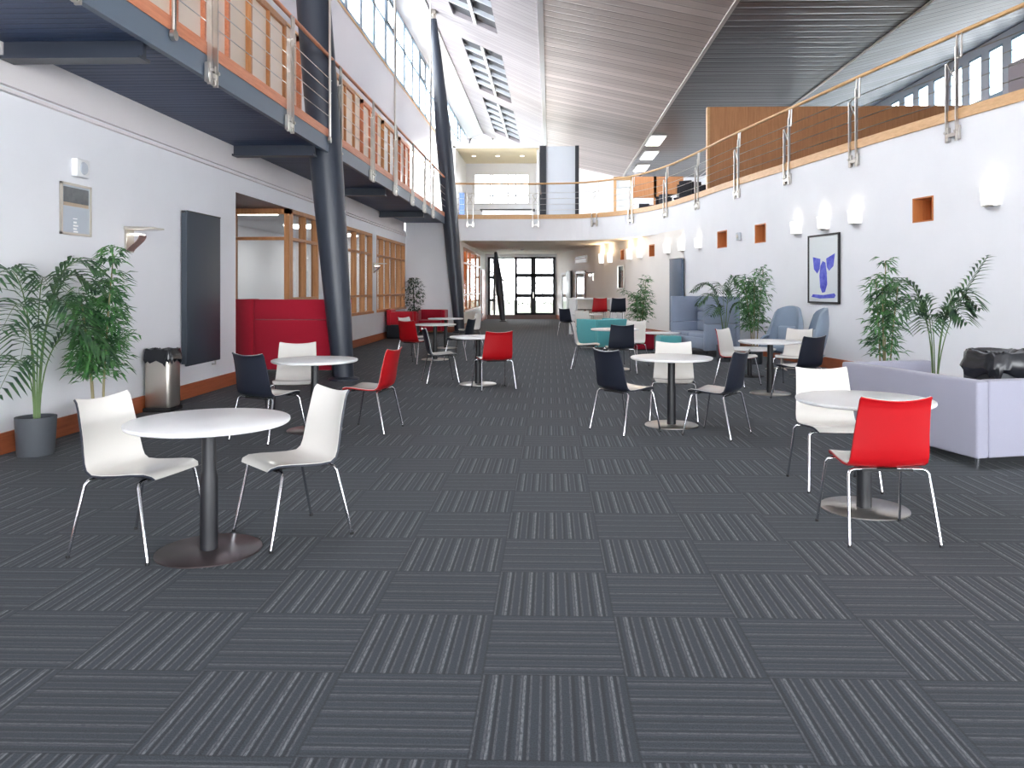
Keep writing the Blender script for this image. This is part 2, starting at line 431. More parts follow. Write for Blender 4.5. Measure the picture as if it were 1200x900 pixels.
# facing wall at the end of the left wall, and the passage wall beyond it
XP = -3.15
w = sheet([(XL, 26.42), (XP, 26.42)], 0, 3.75); struct(w.build('wall_left_return', M['wall_l'], smooth=0))
w = sheet([(XP, 26.42), (XP, YD)], 0, 3.4, [(1.9, 8.6, .62, 2.98)], -.12); struct(w.build('wall_passage_left', M['wall_warm'], smooth=0))
w = MB(); w.bx(XL, XP, 26.395, 26.42, 0, .19); w.bx(XP, XP+.025, 26.4, YD, 0, .19); w.bx(XP-.02, XP+.04, 35.6, 37.6, 0, 2.35); struct(w.build('baseboard_passage', M['wood_skirt'], smooth=0))
win_frame('window_5', XP-.05, XP+.01, 28.32, 35.02, .62, 2.98, [29.6, 30.9, 33.2], [2.42, 1.25], 'y', .08, .06, M['wood_or'], M['glass'])
q = MB()
for i in range(17): q.box((XP-.3, 28.5+i*.4, 1.8), (.02, .36, 2.3), .35)
tag(q.build('warm_light_slats', painted('warm_light_orange', lin(236, 132, 28), .6)), 'added orange slats standing in for the warm lit room behind the far passage window', 'slats')  # added slats, the warm light of the room is put into their orange
w = MB(); w.bx(-5.2, -5.1, 26.6, 38, 0, 3.4); w.bx(-5.2, XP-.12, 26.5, 26.56, 0, 3.4); w.bx(-5.2, XP-.12, 37.7, 37.8, 0, 3.4); w.bx(-5.2, XP-.12, 26.5, 38, 3.3, 3.4); struct(w.build('wall_office', M['cream'], smooth=0))
q = MB(); q.bx(-4.6, -3.7, 29, 35, 3.26, 3.3); tag(q.build('ceiling_light', emit('warm_glow', (1, .74, .4, 1), 2.6)), 'warm lit ceiling panel in the office behind the orange slats', 'ceiling light')

# --- curved right edge, wall, bridge
EDGE = smooth_path([(-3.6, 27.35), (-1.5, 27.5), (0, 27.45), (1.33, 27.1), (2.64, 25.75), (3.45, 23.8), (3.92, 21.6), (4.32, 19.1), (4.82, 16.5), (5.38, 13.6), (6.15, 10.2), (7.0, 6.8), (8.3, 2), (9.6, -3), (11.1, -9)], 6)
RW = [p for p in EDGE if p[1] < 22.6 and p[0] > 3]
LOW = smooth_path([(.3, 38.0), (1.0, 34.2), (1.62, 31.2), (2.5, 27.6), (3.2, 24.7), RW[0]], 5)
RWALL = LOW[:-1] + RW                                     # from the far doors towards the camera
def hit(px, path):
    """plan point where picture column px meets a plan path, with its arc length"""
    sl = arclen(path)
    def g(p): d = depth(*p); return CX + F*((p[0]*CS + p[1]*SN)/d) - px
    for i in range(len(path)-1):
        a, b = path[i], path[i+1]
        if depth(*a) < .5 or depth(*b) < .5: continue
        if g(a)*g(b) <= 0:
            lo, hi = 0.0, 1.0
            for _ in range(40):
                m = (lo+hi)/2; p = (a[0]+(b[0]-a[0])*m, a[1]+(b[1]-a[1])*m)
                if g(a)*g(p) <= 0: hi = m
                else: lo = m
            return p, sl[i] + math.dist(a, p)
    raise ValueError(px)
def wall_frame(px, path=None):
    """point on the right wall, unit tangent towards the camera, unit normal into the hall"""
    path = path or RWALL; p, s = hit(px, path); a = at_s(path, max(s-.1, 0)); b = at_s(path, s+.1)
    d = math.dist(a, b); tx, ty = (b[0]-a[0])/d, (b[1]-a[1])/d
    n = (ty, -tx)
    if n[0]*-1 < 0: n = (-n[0], -n[1])
    return p, (tx, ty), n, s
ZF, ZB = 3.15, 3.93
def hit_y(y, path):
    sl = arclen(path)
    for i in range(len(path)-1):
        if (path[i][1]-y)*(path[i+1][1]-y) <= 0:
            f_ = (y-path[i][1])/(path[i+1][1]-path[i][1]); return sl[i] + f_*(sl[i+1]-sl[i])
niches = []
for (xa, xb, ya, yb) in [(727.5, 731.5, 291, 306), (761, 767, 285, 302), (841, 852, 269, 292), (885, 897.5, 261, 286), (1070, 1094, 225, 263)]:
    (pa, sa), (pb, sb) = hit(xa, RWALL), hit(xb, RWALL)
    d = depth(*at_s(RWALL, (sa+sb)/2)); zt, zb = ZD((ya+1.5), d), ZD((yb-1.5), d)
    if xa == 1070: zt, zb = ZD(231, d), ZD(260, d)
    niches.append((min(sa, sb), max(sa, sb), zb, zt))
sj = arclen(RWALL)[len(LOW)-1]
lowh = [h for h in niches if h[1] < sj]; uph = [h for h in niches if h[1] >= sj]
w = sheet(LOW, 0, ZF+.02, lowh, -.14); struct(w.build('wall_right_far', M['wall_warm'], smooth=0))
w = sheet(RW, 0, ZB, [(a-sj, b-sj, c, d) for a, b, c, d in uph] + [(hit_y(4.2, RW), hit_y(-8.5, RW), .3, 3.4)], -.14); struct(w.build('wall_right', M['wall_r'], smooth=0))  # last hole: unseen opening near the camera, added to daylight the left wall
side = -1
def off_path(path, o):
    out = []
    for i, p in enumerate(path):
        a = Vector(path[max(i-1, 0)]); b = Vector(path[min(i+1, len(path)-1)]); t = (b-a).normalized()
        out.append((p[0] - t.y*o, p[1] + t.x*o))
    return out
t = MB(); t.sweep(RWALL, [(0, 0), (-.025, 0), (-.025, .2), (0, .2)]); struct(t.build('baseboard_right', M['wood_skirt'], smooth=25))
for i, (a, b, c, d) in enumerate(niches):
    p, q = at_s(RWALL, a), at_s(RWALL, b); L = math.dist(p, q); tx, ty = (q[0]-p[0])/L, (q[1]-p[1])/L
    nx, ny = (ty, -tx)
    if nx > 0: nx, ny = -nx, -ny
    D = .3
    o = thing('wall_niche', 'x', 'wall niche', (*p, 0)); mx = Matrix(((tx, -nx, 0, 0), (ty, -ny, 0, 0), (0, 0, 1, 0), (0, 0, 0, 1)))
    q_ = MB(); e = .02
    for x0, x1, z0, z1 in ((0, L, c, c+e), (0, L, d-e, d), (0, e, c, d), (L-e, L, c, d)):
        q_.box(((x0+x1)/2, D/2-.006, (z0+z1)/2), (x1-x0, D+.012, z1-z0), M=mx)
    q_.build('lining', M['wood_niche'], o, 0)
    q_ = MB(); q_.box((L/2, D+.01, (c+d)/2), (L, .02, d-c), M=mx); q_.build('back_panel', M['wood_niche'], o, 0)
    o['label'] = ['small timber lined wall niche above the framed mirror', 'timber lined wall niche between pairs of lit wall lamps, near the blue radiator', 'timber lined niche high on the white wall above the palm and grey booth', 'timber lined niche high on the white wall above the tall bamboo plant', 'largest timber lined niche, nearest on the right wall above the plants'][i]
# bridge: fascia and deck, floor of the upper gallery
BR = [p for p in EDGE if p[1] >= RW[0][1]-1e-6 or p[0] < 3]
w = MB(); w.sweep(BR, [(0, ZF), (0, ZB), (.2, ZB), (.2, ZF)]); struct(w.build('trim_bridge_fascia', M['wall_r'], smooth=0))
w = MB(); poly = off_path(BR, .1) + [(6, 21.3), (6, 38.1), (-3.7, 38.1)]
w.prism(poly, ZF-.002, ZF+.1); struct(w.build('ceiling_passage', painted('soffit_paint', lin(246, 240, 228), .6), smooth=0))
w = MB(); poly = off_path(EDGE, .14) + [(14.2, Y0), (14.2, YR), (-3.7, YR), (-3.7, 27.4)]
w.prism(poly, ZF+.12, ZB-.01); struct(w.build('floor_upper', painted('upper_carpet', lin(84, 84, 90), .9), smooth=0))

# --- far door wall
w = sheet([(XP-.2, YD), (.6, YD)], 0, 3.4, [(.31, 3.46, .0, 3.0)]); struct(w.build('wall_far', M['wall_r'], smooth=0))
def far_x(px): return W(px, YD)[0]
r = snode('door_1'); fx = [far_x(x) for x in (572, 579, 587.5, 603, 625, 651)]
def bars(nm, lst, m, par):
    for (x0, x1, z0, z1) in lst:
        q = MB(); q.bx(x0, x1, YD-.05, YD+.07, z0, z1); q.build(nm, m, par, 0)
zt = 3.0
bars('frame', [(fx[0]-.02, fx[0]+.1, .2, zt), (fx[1]-.03, fx[1]+.05, .2, zt), (fx[0], fx[1], .86, .97), (fx[0], fx[1], 1.95, 2.08), (fx[0], fx[1], zt-.08, zt)], M['black_frame'], r)
bars('transom', [(fx[1]+.05, fx[3], 1.14, 1.17), (fx[1]+.05, fx[3], 2.04, 2.07)], M['black_frame'], r)
dl = [(fx[3], fx[3]+.13, .2, zt), (fx[5]-.13, fx[5], .2, zt), (fx[4]-.12, fx[4]+.12, .2, zt)]
dl += [(fx[3], fx[5], z0, z1) for z0, z1 in ((.2, .3), (1.05, 1.22), (2.02, 2.2), (zt-.09, zt))]
bars('door_leaf', dl, M['black_frame'], r)
q = MB(); q.bx(fx[0], fx[5], YD+.02, YD+.03, .2, zt); q.build('pane', M['glass'], r, 0)
q = MB(); q.bx(fx[4]-.02, fx[4]+.02, YD-.12, YD-.05, 1.0, 1.3); q.build('door_handle', M['satin'], r, 0)
q = MB(); q.bx(fx[0]-.05, .62, YD-.06, YD+.08, 0, .2); q.build('threshold', M['dark_brown'], r, 0)

# --- upper left facade
def fac(y): return y - Y0
wins = []
y = 2.2
while y < 46:
    wins.append((y, y+1.36)); y += 1.52
hol = [(fac(a), fac(b), 8.22, 10.45) for a, b in wins]
w = sheet([(XL-.05, Y0), (XL-.05, YR)], 6.42, 10.6, hol, -.05); struct(w.build('wall_left_facade', M['white_gloss'], smooth=0))
for i, (a, b) in enumerate(wins):
    r = snode('window_%d' % (i+10)); fr = MB()
    x0, x1 = XL-.09, XL-.035
    for y0, y1, z0, z1 in ((a, a+.09, 8.22, 10.45), (b-.09, b, 8.22, 10.45), (a, b, 8.22, 8.31), (a, b, 10.35, 10.45), (a, b, 9.42, 9.52)): fr.bx(x0, x1, y0, y1, z0, z1)
    fr.build('frame', M['frame_blue'], r, 0)
    q = MB(); q.bx(XL-.08, XL-.074, a+.02, b-.02, 8.24, 10.43); q.build('pane', M['glass'], r, 0)
    if i % 4 == 2:
        q = MB()
        for y0, y1, z0, z1 in ((a+.12, a+.2, 9.52, 10.35), (b-.2, b-.12, 9.52, 10.35), (a+.12, b-.12, 9.52, 9.6), (a+.12, b-.12, 10.27, 10.35)): q.bx(XL-.06, XL-.02, y0, y1, z0, z1)
        q.build('sash', M['steel_dk'], r, 0)
t = MB()
for yj in (2.3, 9.8, 17.4, 24.8, 32.4): t.bx(XL-.06, XL-.035, yj-.02, yj+.02, 6.42, 8.22)
t.bx(XL-.06, XL-.03, Y0, YR, 8.16, 8.22); t.bx(XL-.06, XL-.03, Y0, YR, 6.42, 6.47); struct(t.build('trim_facade_joints', M['wood_orh'], smooth=0))
w = MB(); w.bx(XL-.4, XL-.06, Y0, 27.3, 3.75, 6.45); struct(w.build('wall_left_gallery', M['cream'], smooth=0))
# glazed timber screens along the balcony
doors_y = []
y = 5.0; k = 0
while y < 26:
    r = snode('door_%d' % (k+10)); ww = 1.72
    fr = MB()
    for a, b, z0, z1 in ((y, y+.06, 3.95, 6.4), (y+ww-.06, y+ww, 3.95, 6.4), (y+ww/2-.025, y+ww/2+.025, 3.95, 6.4), (y, y+ww, 6.3, 6.4), (y, y+ww, 3.95, 4.1)): fr.bx(XL-.06, XL+.03, a, b, z0, z1)
    fr.build('frame', M['wood_red' if k % 2 == 0 else 'wood_or'], r, 0)
    q = MB(); q.bx(XL-.05, XL-.03, y+.05, y+ww-.05, 4.0, 6.38)
    q.build('pane', NT('cream_glazed_%d' % k).bsdf(Base_Color=lin(250, 234, 218) if k % 3 != 1 else lin(236, 238, 240), Roughness=.22), r, 0)  # opaque panes, cream rooms and pale reflections both put into their colour
    y += 2.55; k += 1

# --- roof
prof = [(XL-.1, 10.5), (-4.12, 10.9), (-.3, 9.17), (4.34, 8.18), (8.87, 8.18), (14.2, 9.5)]
def roof_z(x):
    for (a, za), (b, zb) in zip(prof, prof[1:]):
        if a <= x <= b: return za + (zb-za)*(x-a)/(b-a)
sky = [(18.3, 25.7), (28.1, 35.4), (36.9, 45.2), (8.6, 16.0)]
def roof_panel(x0, x1, name, m, holes=()):
    mb = MB(); X = sorted({x0, x1} | {h for hh in holes for h in hh[:2]}); Y = sorted({Y0, YR} | {h for hh in holes for h in hh[2:]})
    for dz in (0, .22):
        for a, b in zip(X, X[1:]):
            for c, d in zip(Y, Y[1:]):
                if any(h[0] <= (a+b)/2 <= h[1] and h[2] <= (c+d)/2 <= h[3] for h in holes): continue
                mb.quad((a, c, roof_z(a)+dz), (b, c, roof_z(b)+dz), (b, d, roof_z(b)+dz), (a, d, roof_z(a)+dz))
    for h in holes:
        for (xa, ya), (xb, yb) in (((h[0], h[2]), (h[1], h[2])), ((h[1], h[2]), (h[1], h[3])), ((h[1], h[3]), (h[0], h[3])), ((h[0], h[3]), (h[0], h[2]))):
            mb.quad((xa, ya, roof_z(xa)), (xb, yb, roof_z(xb)), (xb, yb, roof_z(xb)+.22), (xa, ya, roof_z(xa)+.22))
    struct(mb.build(name, m, smooth=0))
SX0, SX1 = -3.2, -1.74
roof_panel(prof[0][0], -4.12, 'ceiling_eave', plain('eave_white', lin(232, 232, 236), .6))
roof_panel(-4.12, -.3, 'ceiling_left', M['roof_white'], [(SX0, SX1, a, b) for a, b in sky])
roof_panel(-.3, 4.34, 'ceiling_centre', M['roof_grey'])
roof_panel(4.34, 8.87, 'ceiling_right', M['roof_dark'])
roof_panel(8.87, 14.2, 'ceiling_far_right', M['roof_shaded'])
t = MB()
t.sweep([(-.3, Y0), (-.3, YR)], [(-.1, 9.12), (-.1, 9.2), (.06, 9.2), (.06, 9.1)]); struct(t.build('trim_ridge', M['white_paint'], smooth=0))
t = MB(); t.sweep([(4.34, Y0), (4.34, YR)], [(-.05, 8.15), (-.05, 8.2), (.05, 8.2), (.05, 8.15)]); t.sweep([(8.87, Y0), (8.87, YR)], [(-.035, 8.15), (-.035, 8.2), (.035, 8.2), (.035, 8.15)])
struct(t.build('trim_roof_seams', painted('seam_grey', lin(206, 200, 196), .5), smooth=0))
t = MB(); t.sweep([(-4.12, Y0), (-4.12, YR)], [(-.05, 10.8), (-.05, 10.95), (.08, 10.95), (.08, 10.8)]); struct(t.build('trim_eave_edge', M['white_paint'], smooth=0))
for i, (a, b) in enumerate(sky):
    r = snode('window_%d' % (60+i)); xm = (SX0+SX1)/2
    q = MB(); q2 = MB(); n = 6
    for k in range(n):
        yy = a + (b-a)*k/n; pt_ = (b-a)/n
        for x0, x1 in ((SX0, xm-.04), (xm+.04, SX1)):
            z0, z1 = roof_z(x0)+.04, roof_z(x1)+.04
            q.quad((x0, yy, z0+.12), (x1, yy, z1+.12), (x1, yy+pt_, z1+.12), (x0, yy+pt_, z0+.12))
            if k: q2.quad((x0, yy-.03, z0-.05), (x1, yy-.03, z1-.05), (x1, yy-.03, z1+.1), (x0, yy-.03, z0+.1)); q2.quad((x0, yy-.03, z0-.05), (x1, yy-.03, z1-.05), (x1, yy+.05, z1-.05), (x0, yy+.05, z0-.05))
    q2.build('louvre_bar', M['grey_panel'], r, 0)
    q.build('louvre', painted('louvre_grey', lin(70, 72, 78), .5), r, 0)
    q = MB()
    q._add([(xm-.05, a, roof_z(xm)-.01), (xm+.05, a, roof_z(xm)-.03), (xm+.05, b, roof_z(xm)-.03), (xm-.05, b, roof_z(xm)-.01), (xm-.05, a, roof_z(xm)+.2), (xm+.05, a, roof_z(xm)+.2), (xm+.05, b, roof_z(xm)+.2), (xm-.05, b, roof_z(xm)+.2)], [(0, 1, 2, 3), (4, 5, 6, 7), (0, 1, 5, 4), (1, 2, 6, 5), (2, 3, 7, 6), (3, 0, 4, 7)])
    q.build('mullion', M['white_paint'], r, 0)
    q = MB(); q.quad((SX0, a, roof_z(SX0)+.66), (SX1, a, roof_z(SX1)+.66), (SX1, b, roof_z(SX1)+.66), (SX0, b, roof_z(SX0)+.66)); q.build('pane', M['glass'], r, 0)
w = sheet([(-9, Y0), (14.3, Y0)], -.1, 11.2, [(4.3, 19.5, 0.0, 5.0)]); struct(w.build('wall_back', M['wall_r'], smooth=0))  # unseen wall added to dim the front, opening sized for light from behind
# end wall of the upper level, right outer wall
w = MB(); w.prism([(XL-.1, YR), (14.3, YR), (14.3, YR+.15), (XL-.1, YR+.15)], ZB, 4.6); struct(w.build('wall_end_upper', M['wall_r'], smooth=0))
q = sheet([(XL-.1, YR), (14.3, YR)], 4.6, 11.0, [(.15, 5.4, 4.9, 10.6)], -.1); struct(q.build('wall_end', M['wall_r'], smooth=0))
r = snode('window_70'); q = MB()
for x in (-4.85, -3.5, -2.1, -.7, .38): q.bx(x-.05, x+.05, YR, YR+.1, 4.9, 10.6)
for z in (4.95, 7.1, 8.9, 9.7, 10.55): q.bx(-4.85, .43, YR, YR+.1, z-.05, z+.05)
q.build('frame', M['white_paint'], r, 0); q = MB(); q.bx(-4.85, .4, YR+.05, YR+.06, 4.9, 10.6); q.build('pane', M['glass'], r, 0)
hs = []
y = 22.6
while y < 46: hs.append((y-Y0, y-Y0+.8, 4.6, 9.2)); y += 1.22
w = sheet([(14.2, Y0), (14.2, YR)], ZB, 9.6, hs, .06); struct(w.build('wall_right_outer', painted('outer_pier_grey', lin(214, 222, 232), .6), smooth=0))
for i, h in enumerate(hs):
    r = snode('window_%d' % (80+i)); q = MB(); a, b = h[0]+Y0, h[1]+Y0
    for y0, y1, z0, z1 in ((a, a+.05, 4.6, 9.2), (b-.05, b, 4.6, 9.2), (a, b, 4.6, 4.7), (a, b, 9.12, 9.2), (a, b, 7.55, 7.72)): q.bx(14.21, 14.25, y0, y1, z0, z1)
    q.build('frame', M['frame_blue'], r, 0); q = MB(); q.bx(14.235, 14.24, a, b, 4.6, 9.2); q.build('pane', M['glass'], r, 0)

# --- balcony on the left
bal = thing('balcony', 'slate blue steel balcony with ribbed underside along the left wall', 'balcony', (XL, 12, 3.7))
def L(m, nm, mat, par, sm=0): return m.build(nm, mat, par, sm, loc=(-XL, -12, -3.7))
q = MB(); q.bx(XL-.03, XE-.04, Y0, 27.3, 3.70, 3.86); L(q, 'deck', M['deck'], bal)
q = MB(); q.bx(XE-.06, XE-.0, Y0, 27.3, 3.64, 3.87); q.bx(XE-.13, XE-.02, Y0, 27.3, 3.83, 3.87); L(q, 'edge_beam', M['beam'], bal)
q = MB(); q.bx(XE-.05, XE+.01, Y0, 27.3, 3.87, 4.0); L(q, 'fascia_board', M['wood_red'], bal)
beams_y = [1.9, 6.97, 12.1, 17.3, 22.5]
for yb in beams_y:
    q = MB(); q.bx(XL-.02, XE-.13, yb-.03, yb+.03, 3.55, 3.7); q.bx(XL-.02, XE-.13, yb-.1, yb+.1, 3.53, 3.56); L(q, 'beam', M['steel'], bal)
for yb in beams_y:
    q = MB(); x = XE+.04; rr = .022
    q.tube([(x, yb+.2, 3.86), (x, yb+.2, 10.2)], rr, 8); q.lathe([(0, -.02), (.05, -.02), (.05, .02), (0, .02)], 16, M=Matrix.Translation((x, yb+.2, 3.82)) @ Matrix.Rotation(PI/2, 4, 'Y'))
    L(q, 'hanger_rod', M['satin'], bal, 40)
# balustrades
def post(par, p, n, zb_, zt_, zr, mat, w2=.09):
    """pair of flat bars with an X brace, arm to the handrail and foot bracket; n = outward normal (into the hall)"""
    t = (-n[1], n[0])
    mx = Matrix(((t[0], n[0], 0, p[0]), (t[1], n[1], 0, p[1]), (0, 0, 1, 0), (0, 0, 0, 1)))
    q = MB()
    q.box((-w2, .04, (zb_+zt_-.2)/2), (.02, .05, zt_-.2-zb_), M=mx); q.box((w2, .04, (zb_+zt_)/2), (.02, .05, zt_-zb_), M=mx)
    a, b = zt_-.52, zt_-.2
    q.tube([mx @ Vector((-w2, .04, a)), mx @ Vector((w2, .04, b))], .011, 6); q.tube([mx @ Vector((-w2, .04, b)), mx @ Vector((w2, .04, a))], .011, 6)
    q.tube([mx @ Vector((-w2, .04, b)), mx @ Vector((w2, .04, b+.06))], .011, 6)
    q.tube([mx @ Vector((w2, .04, zt_-.02)), mx @ Vector((w2, .03, zr))], .016, 6)
    q.tube([mx @ Vector((w2+.09, .04, zt_-.18)), mx @ Vector((w2+.09, .03, zr))], .014, 6)
    q.tube([mx @ Vector((w2, .04, zt_-.16)), mx @ Vector((w2+.09, .04, zt_-.18))], .012, 6)
    o = q.build('post', mat, par, 40)
    q = MB(); q.box((0, .03, zb_+.1), (w2*2, .05, .05), M=mx)
    for s in (-1, 1):
        q.box((s*w2, .02, zb_+.12), (.07, .05, .2), .0, .006, 1, M=mx)
        q.lathe([(0, 0), (.02, 0), (.02, .03), (0, .03)], 10, M=mx @ Matrix.Translation((s*w2, .05, zb_+.14)) @ Matrix.Rotation(-PI/2, 4, 'X'))
    q.build('bracket', M['satin'], o, 40)
b1 = thing('balustrade', 'timber handrail and wire balustrade along the left balcony', 'railing', (0, 0, 0))
q = MB(); q.sweep([(XE, Y0), (XE, 27.3)], [(.03*math.cos(a), 5.17+.03*math.sin(a)) for a in [2*PI*k/10 for k in range(10)]]); q.build('handrail', M['wood_red'], b1, 40)
for z in (4.2, 4.4, 4.6, 4.8):
    q = MB(); q.tube([(XE+.02, Y0, z), (XE+.02, 27.3, z)], .006, 6); q.build('wire', M['satin'], b1, 40)
def wy_(px, x):
    a = (px - CX)/F; return x*(CS + a*SN)/(a*CS - SN)
for y in [3.1, 5.6] + [wy_(p_, XE+.06) for p_ in (250, 341, 398, 437, 464, 484, 498, 508)]:
    post(b1, (XE+.015, y), (1, 0), 3.56, 4.98, 5.15, M['satin'], .07)
b2 = thing('balustrade', 'pale timber handrail and wire balustrade sweeping round the right gallery and bridge', 'railing', (0, 0, 0))
inn = off_path(EDGE, -.03)
q = MB(); q.sweep(off_path(EDGE, -.02), [(.032*math.cos(a), 5.14+.032*math.sin(a)) for a in [2*PI*k/10 for k in range(10)]]); q.build('handrail', M['wood_orh'], b2, 40)
for z in (4.22, 4.42, 4.62, 4.82):
    q = MB(); q.tube([(*p, z) for p in off_path(EDGE, 0)], .007, 6); q.build('wire', M['satin'], b2, 40)
for px in (551, 627.5, 697, 740, 781, 818, 865, 924, 1002, 1118):
    p, s = hit(px, EDGE); a, b = at_s(EDGE, max(s-.1, 0)), at_s(EDGE, s+.1); d = math.dist(a, b)
    n = ((b[1]-a[1])/d, -(b[0]-a[0])/d)
    if n[1] > 0 and p[0] < 3 or n[0] > 0 and p[0] >= 3: n = (-n[0], -n[1])
    post(b2, p, n, 3.6, 4.95, 5.12, M['satin'], .1)
t = MB(); t.sweep(EDGE, [(-.03, ZB-.02), (-.03, 4.06), (.1, 4.06), (.1, ZB-.02)]); struct(t.build('trim_gallery_edge', M['wood_orh'], smooth=25))

# --- leaning columns
def column(label, base, top, rb):
    o = thing('leaning_column', label, 'column', (*base, 0))
    b, t_ = Vector((0, 0, 0)), Vector((top[0]-base[0], top[1]-base[1], top[2]))
    q = MB(); N = 16; zs = [k/N for k in range(N+1)]
    q.tube([b + (t_-b)*z for z in zs], [rb*(.66 + .5*math.sin(PI*min(1, (z*.95+.02)))**.9 - .28*max(0, z-.6)/.4) for z in zs], 24)
    q.build('shaft', M['steel'], o, 60)
    q = MB(); q.lathe([(0, 0), (rb*1.05, 0), (rb*1.05, .03), (rb*.7, .06), (0, .06)], 24); q.build('base_plate', M['steel_dk'], o, 40)
    q = MB(); q.tube([t_, t_ + Vector((-.02, 0, .35))], rb*.3, 8); q.box(tuple(t_ + Vector((0, 0, .2))), (.16, .3, .12)); q.build('top_bracket', M['silver'], o, 40)
cx, cy = W(403, 12.7); column('slate blue tapered column leaning left, nearest, beside the crimson booth sofa', (cx, cy), (cx-.86, cy, 10.6), .235)
cx, cy = W(545, 28.2); column('slate blue tapered leaning column at the near end of the bridge', (cx+.03, cy-1.9), (cx-.85, cy-1.9, 10.5), .235)
cx, cy = W(589.5, 35.2); column('dark leaning column in front of the far glazed doors', (cx, cy), (cx-.36, cy+.4, 3.12), .15)
# ================================================================ FURNITURE
# --- chair prototype: facing local +Y
PROF = [(.228, .430), (.220, .444), (.185, .455), (.11, .452), (.02, .443), (-.07, .437), (-.135, .440), (-.175, .460), (-.198, .500), (-.216, .560), (-.234, .640), (-.252, .720), (-.268, .790), (-.279, .828), (-.290, .840)]
HW = [.185, .200, .212, .220, .226, .229, .230, .230, .228, .223, .217, .211, .207, .205, .203]
def shell_grid(off, sc=1.0, dz=0.0, K=12, lo=0, hi=None):
    rows = []; hi = hi or len(PROF)
    for i in range(lo, hi):
        y, z = PROF[i]; a = PROF[max(i-1, 0)]; b = PROF[min(i+1, len(PROF)-1)]
        ty, tz = b[0]-a[0], b[1]-a[1]; l = math.hypot(ty, tz); ny, nz = tz/l, -ty/l
        bow = .012 + .022*max(0, min(1, (i-6)/4)); row = []
        for k in range(K+1):
            u = -1 + 2*k/K; o = off + bow*u*u
            row.append((HW[i]*sc*u, y + ny*o, z + nz*o + dz))
        rows.append(row)
    return rows
def make_shell(dz=0):
    q = MB(); q.solid(shell_grid(0, 1, dz), shell_grid(-.011, 1, dz)); return q
def make_lining(dz=0):
    q = MB(); q.solid(shell_grid(.0035, .978, dz), shell_grid(.0002, .978, dz)); return q
def make_chair():
    t = thing('shell_chair', 'x', 'chair')
    make_shell().build('seat_shell', M['sh_dark'], t, 50)
    make_lining().build('seat_lining', M['sh_white'], t, 50)
    q = MB(); q.box((0, 0, .424), (.2, .26, .012), 0, .004, 1); q.box((0, .15, .424), (.3, .03, .016)); q.box((0, -.14, .418), (.3, .03, .016)); q.build('seat_frame', M['foot'], t, 40)
    for sx, sy in ((-1, 1), (1, 1), (-1, -1), (1, -1)):
        q = MB(); yb = .15 if sy > 0 else -.14
        q.tube([(sx*.06, yb, .424), (sx*.195, yb+sy*.01, .424), (sx*.222, yb+sy*.018, .418), (sx*.236, yb+sy*.026, .40), (sx*.262, sy*.252, .012)], .0088, 10)
        lg = q.build('leg', M['chrome'], t, 50)
        q = MB(); q.lathe([(0, 0), (.011, 0), (.011, .014), (0, .016)], 10, (sx*.2625, sy*.2535, 0)); q.build('foot_cap', M['foot'], lg, 50)
    return t
chair0 = make_chair()
shell_data = {}
sd = [k for k in kids(chair0) if k.name.startswith('seat_shell')][0].data
for nm, mt in (('dark', 'sh_dark'), ('red', 'sh_red'), ('white', 'sh_white')):
    d = sd.copy(); d.name = 'seat_shell_' + nm; d.materials[0] = M[mt]; shell_data[nm] = d
used = [False]
def chair(kind, xa, d, fx, fy, label):
    """kind: colour of the outer shell; fx, fy: facing direction on plan"""
    x, y = G(xa, d)
    sw = {'seat_shell': shell_data[kind]}
    if not used[0]:
        used[0] = True; o = chair0; o.location = (x, y, 0); o.rotation_euler.z = face(fx, fy); o['label'] = label
        for k in kids(o):
            if k.name.startswith('seat_shell'): k.data = shell_data[kind]
    else: o = dup(chair0, (x, y, 0), face(fx, fy), label, None, sw)
    o['group'] = 'shell chairs around the tables'
    return o
# front left table
chair('dark', -2.35, 4.51, .98, -.2, 'white shell chair with dark edge, left of the front left round table')
chair('dark', -1.56, 4.75, -.72, -.69, 'white shell chair with dark edge, right of the front left round table')
# second left table
chair('dark', -2.78, 7.74, .45, .89, 'charcoal backed chair at the second left table, seen from behind')
chair('white', -2.86, 8.78, .18, -.98, 'white chair in front of the crimson sofa, behind the second left table')
chair('red', -1.88, 8.22, -.98, .17, 'red backed chair right of the second left table, seen side on')
# middle left table
chair('red', -.84, 11.62, -.38, .92, 'red backed chair with white top edge at the table by the far column')
chair('dark', -1.74, 12.4, .95, .3, 'side-on charcoal chair with white seat, left of the table by the far column')
# far left tables
chair('red', -2.68, 15.5, .5, .87, 'dark red backed chair seen from behind at the far left table')
chair('dark', -2.95, 16.9, .9, -.45, 'white fronted chair beside the dark red one at the far left table')
chair('dark', -1.86, 16.25, -.95, .3, 'charcoal backed chair right of the far left table, near the leaning column')
chair('dark', -2.02, 19.7, -.85, -.5, 'glossy white chair beyond the far leaning column, at the farthest left table')
# centre table
chair('dark', .775, 8.18, .8, .6, 'charcoal backed chair left of the central round table, seen from behind')
chair('dark', 1.69, 7.96, -.82, .57, 'charcoal chair right of the central round table, white seat showing')
chair('white', 1.4, 8.92, -.15, -.99, 'white chair facing the camera behind the central round table')
# front right table
chair('dark', 2.13, 5.92, .0, -1, 'white chair behind the front right round table')
chair('red', 1.965, 4.74, -.03, 1, 'bright red backed chair in front of the front right round table')
# right mid table
chair('red', 2.86, 12.0, .75, -.66, 'chair with white front and red back, left of the round table by the wing armchairs')
chair('dark', 3.7, 11.95, -.62, -.78, 'white fronted chair right of the round table by the wing armchairs')
chair('dark', 3.33, 10.5, -.5, .87, 'charcoal backed chair right of the round table by the wing armchairs')
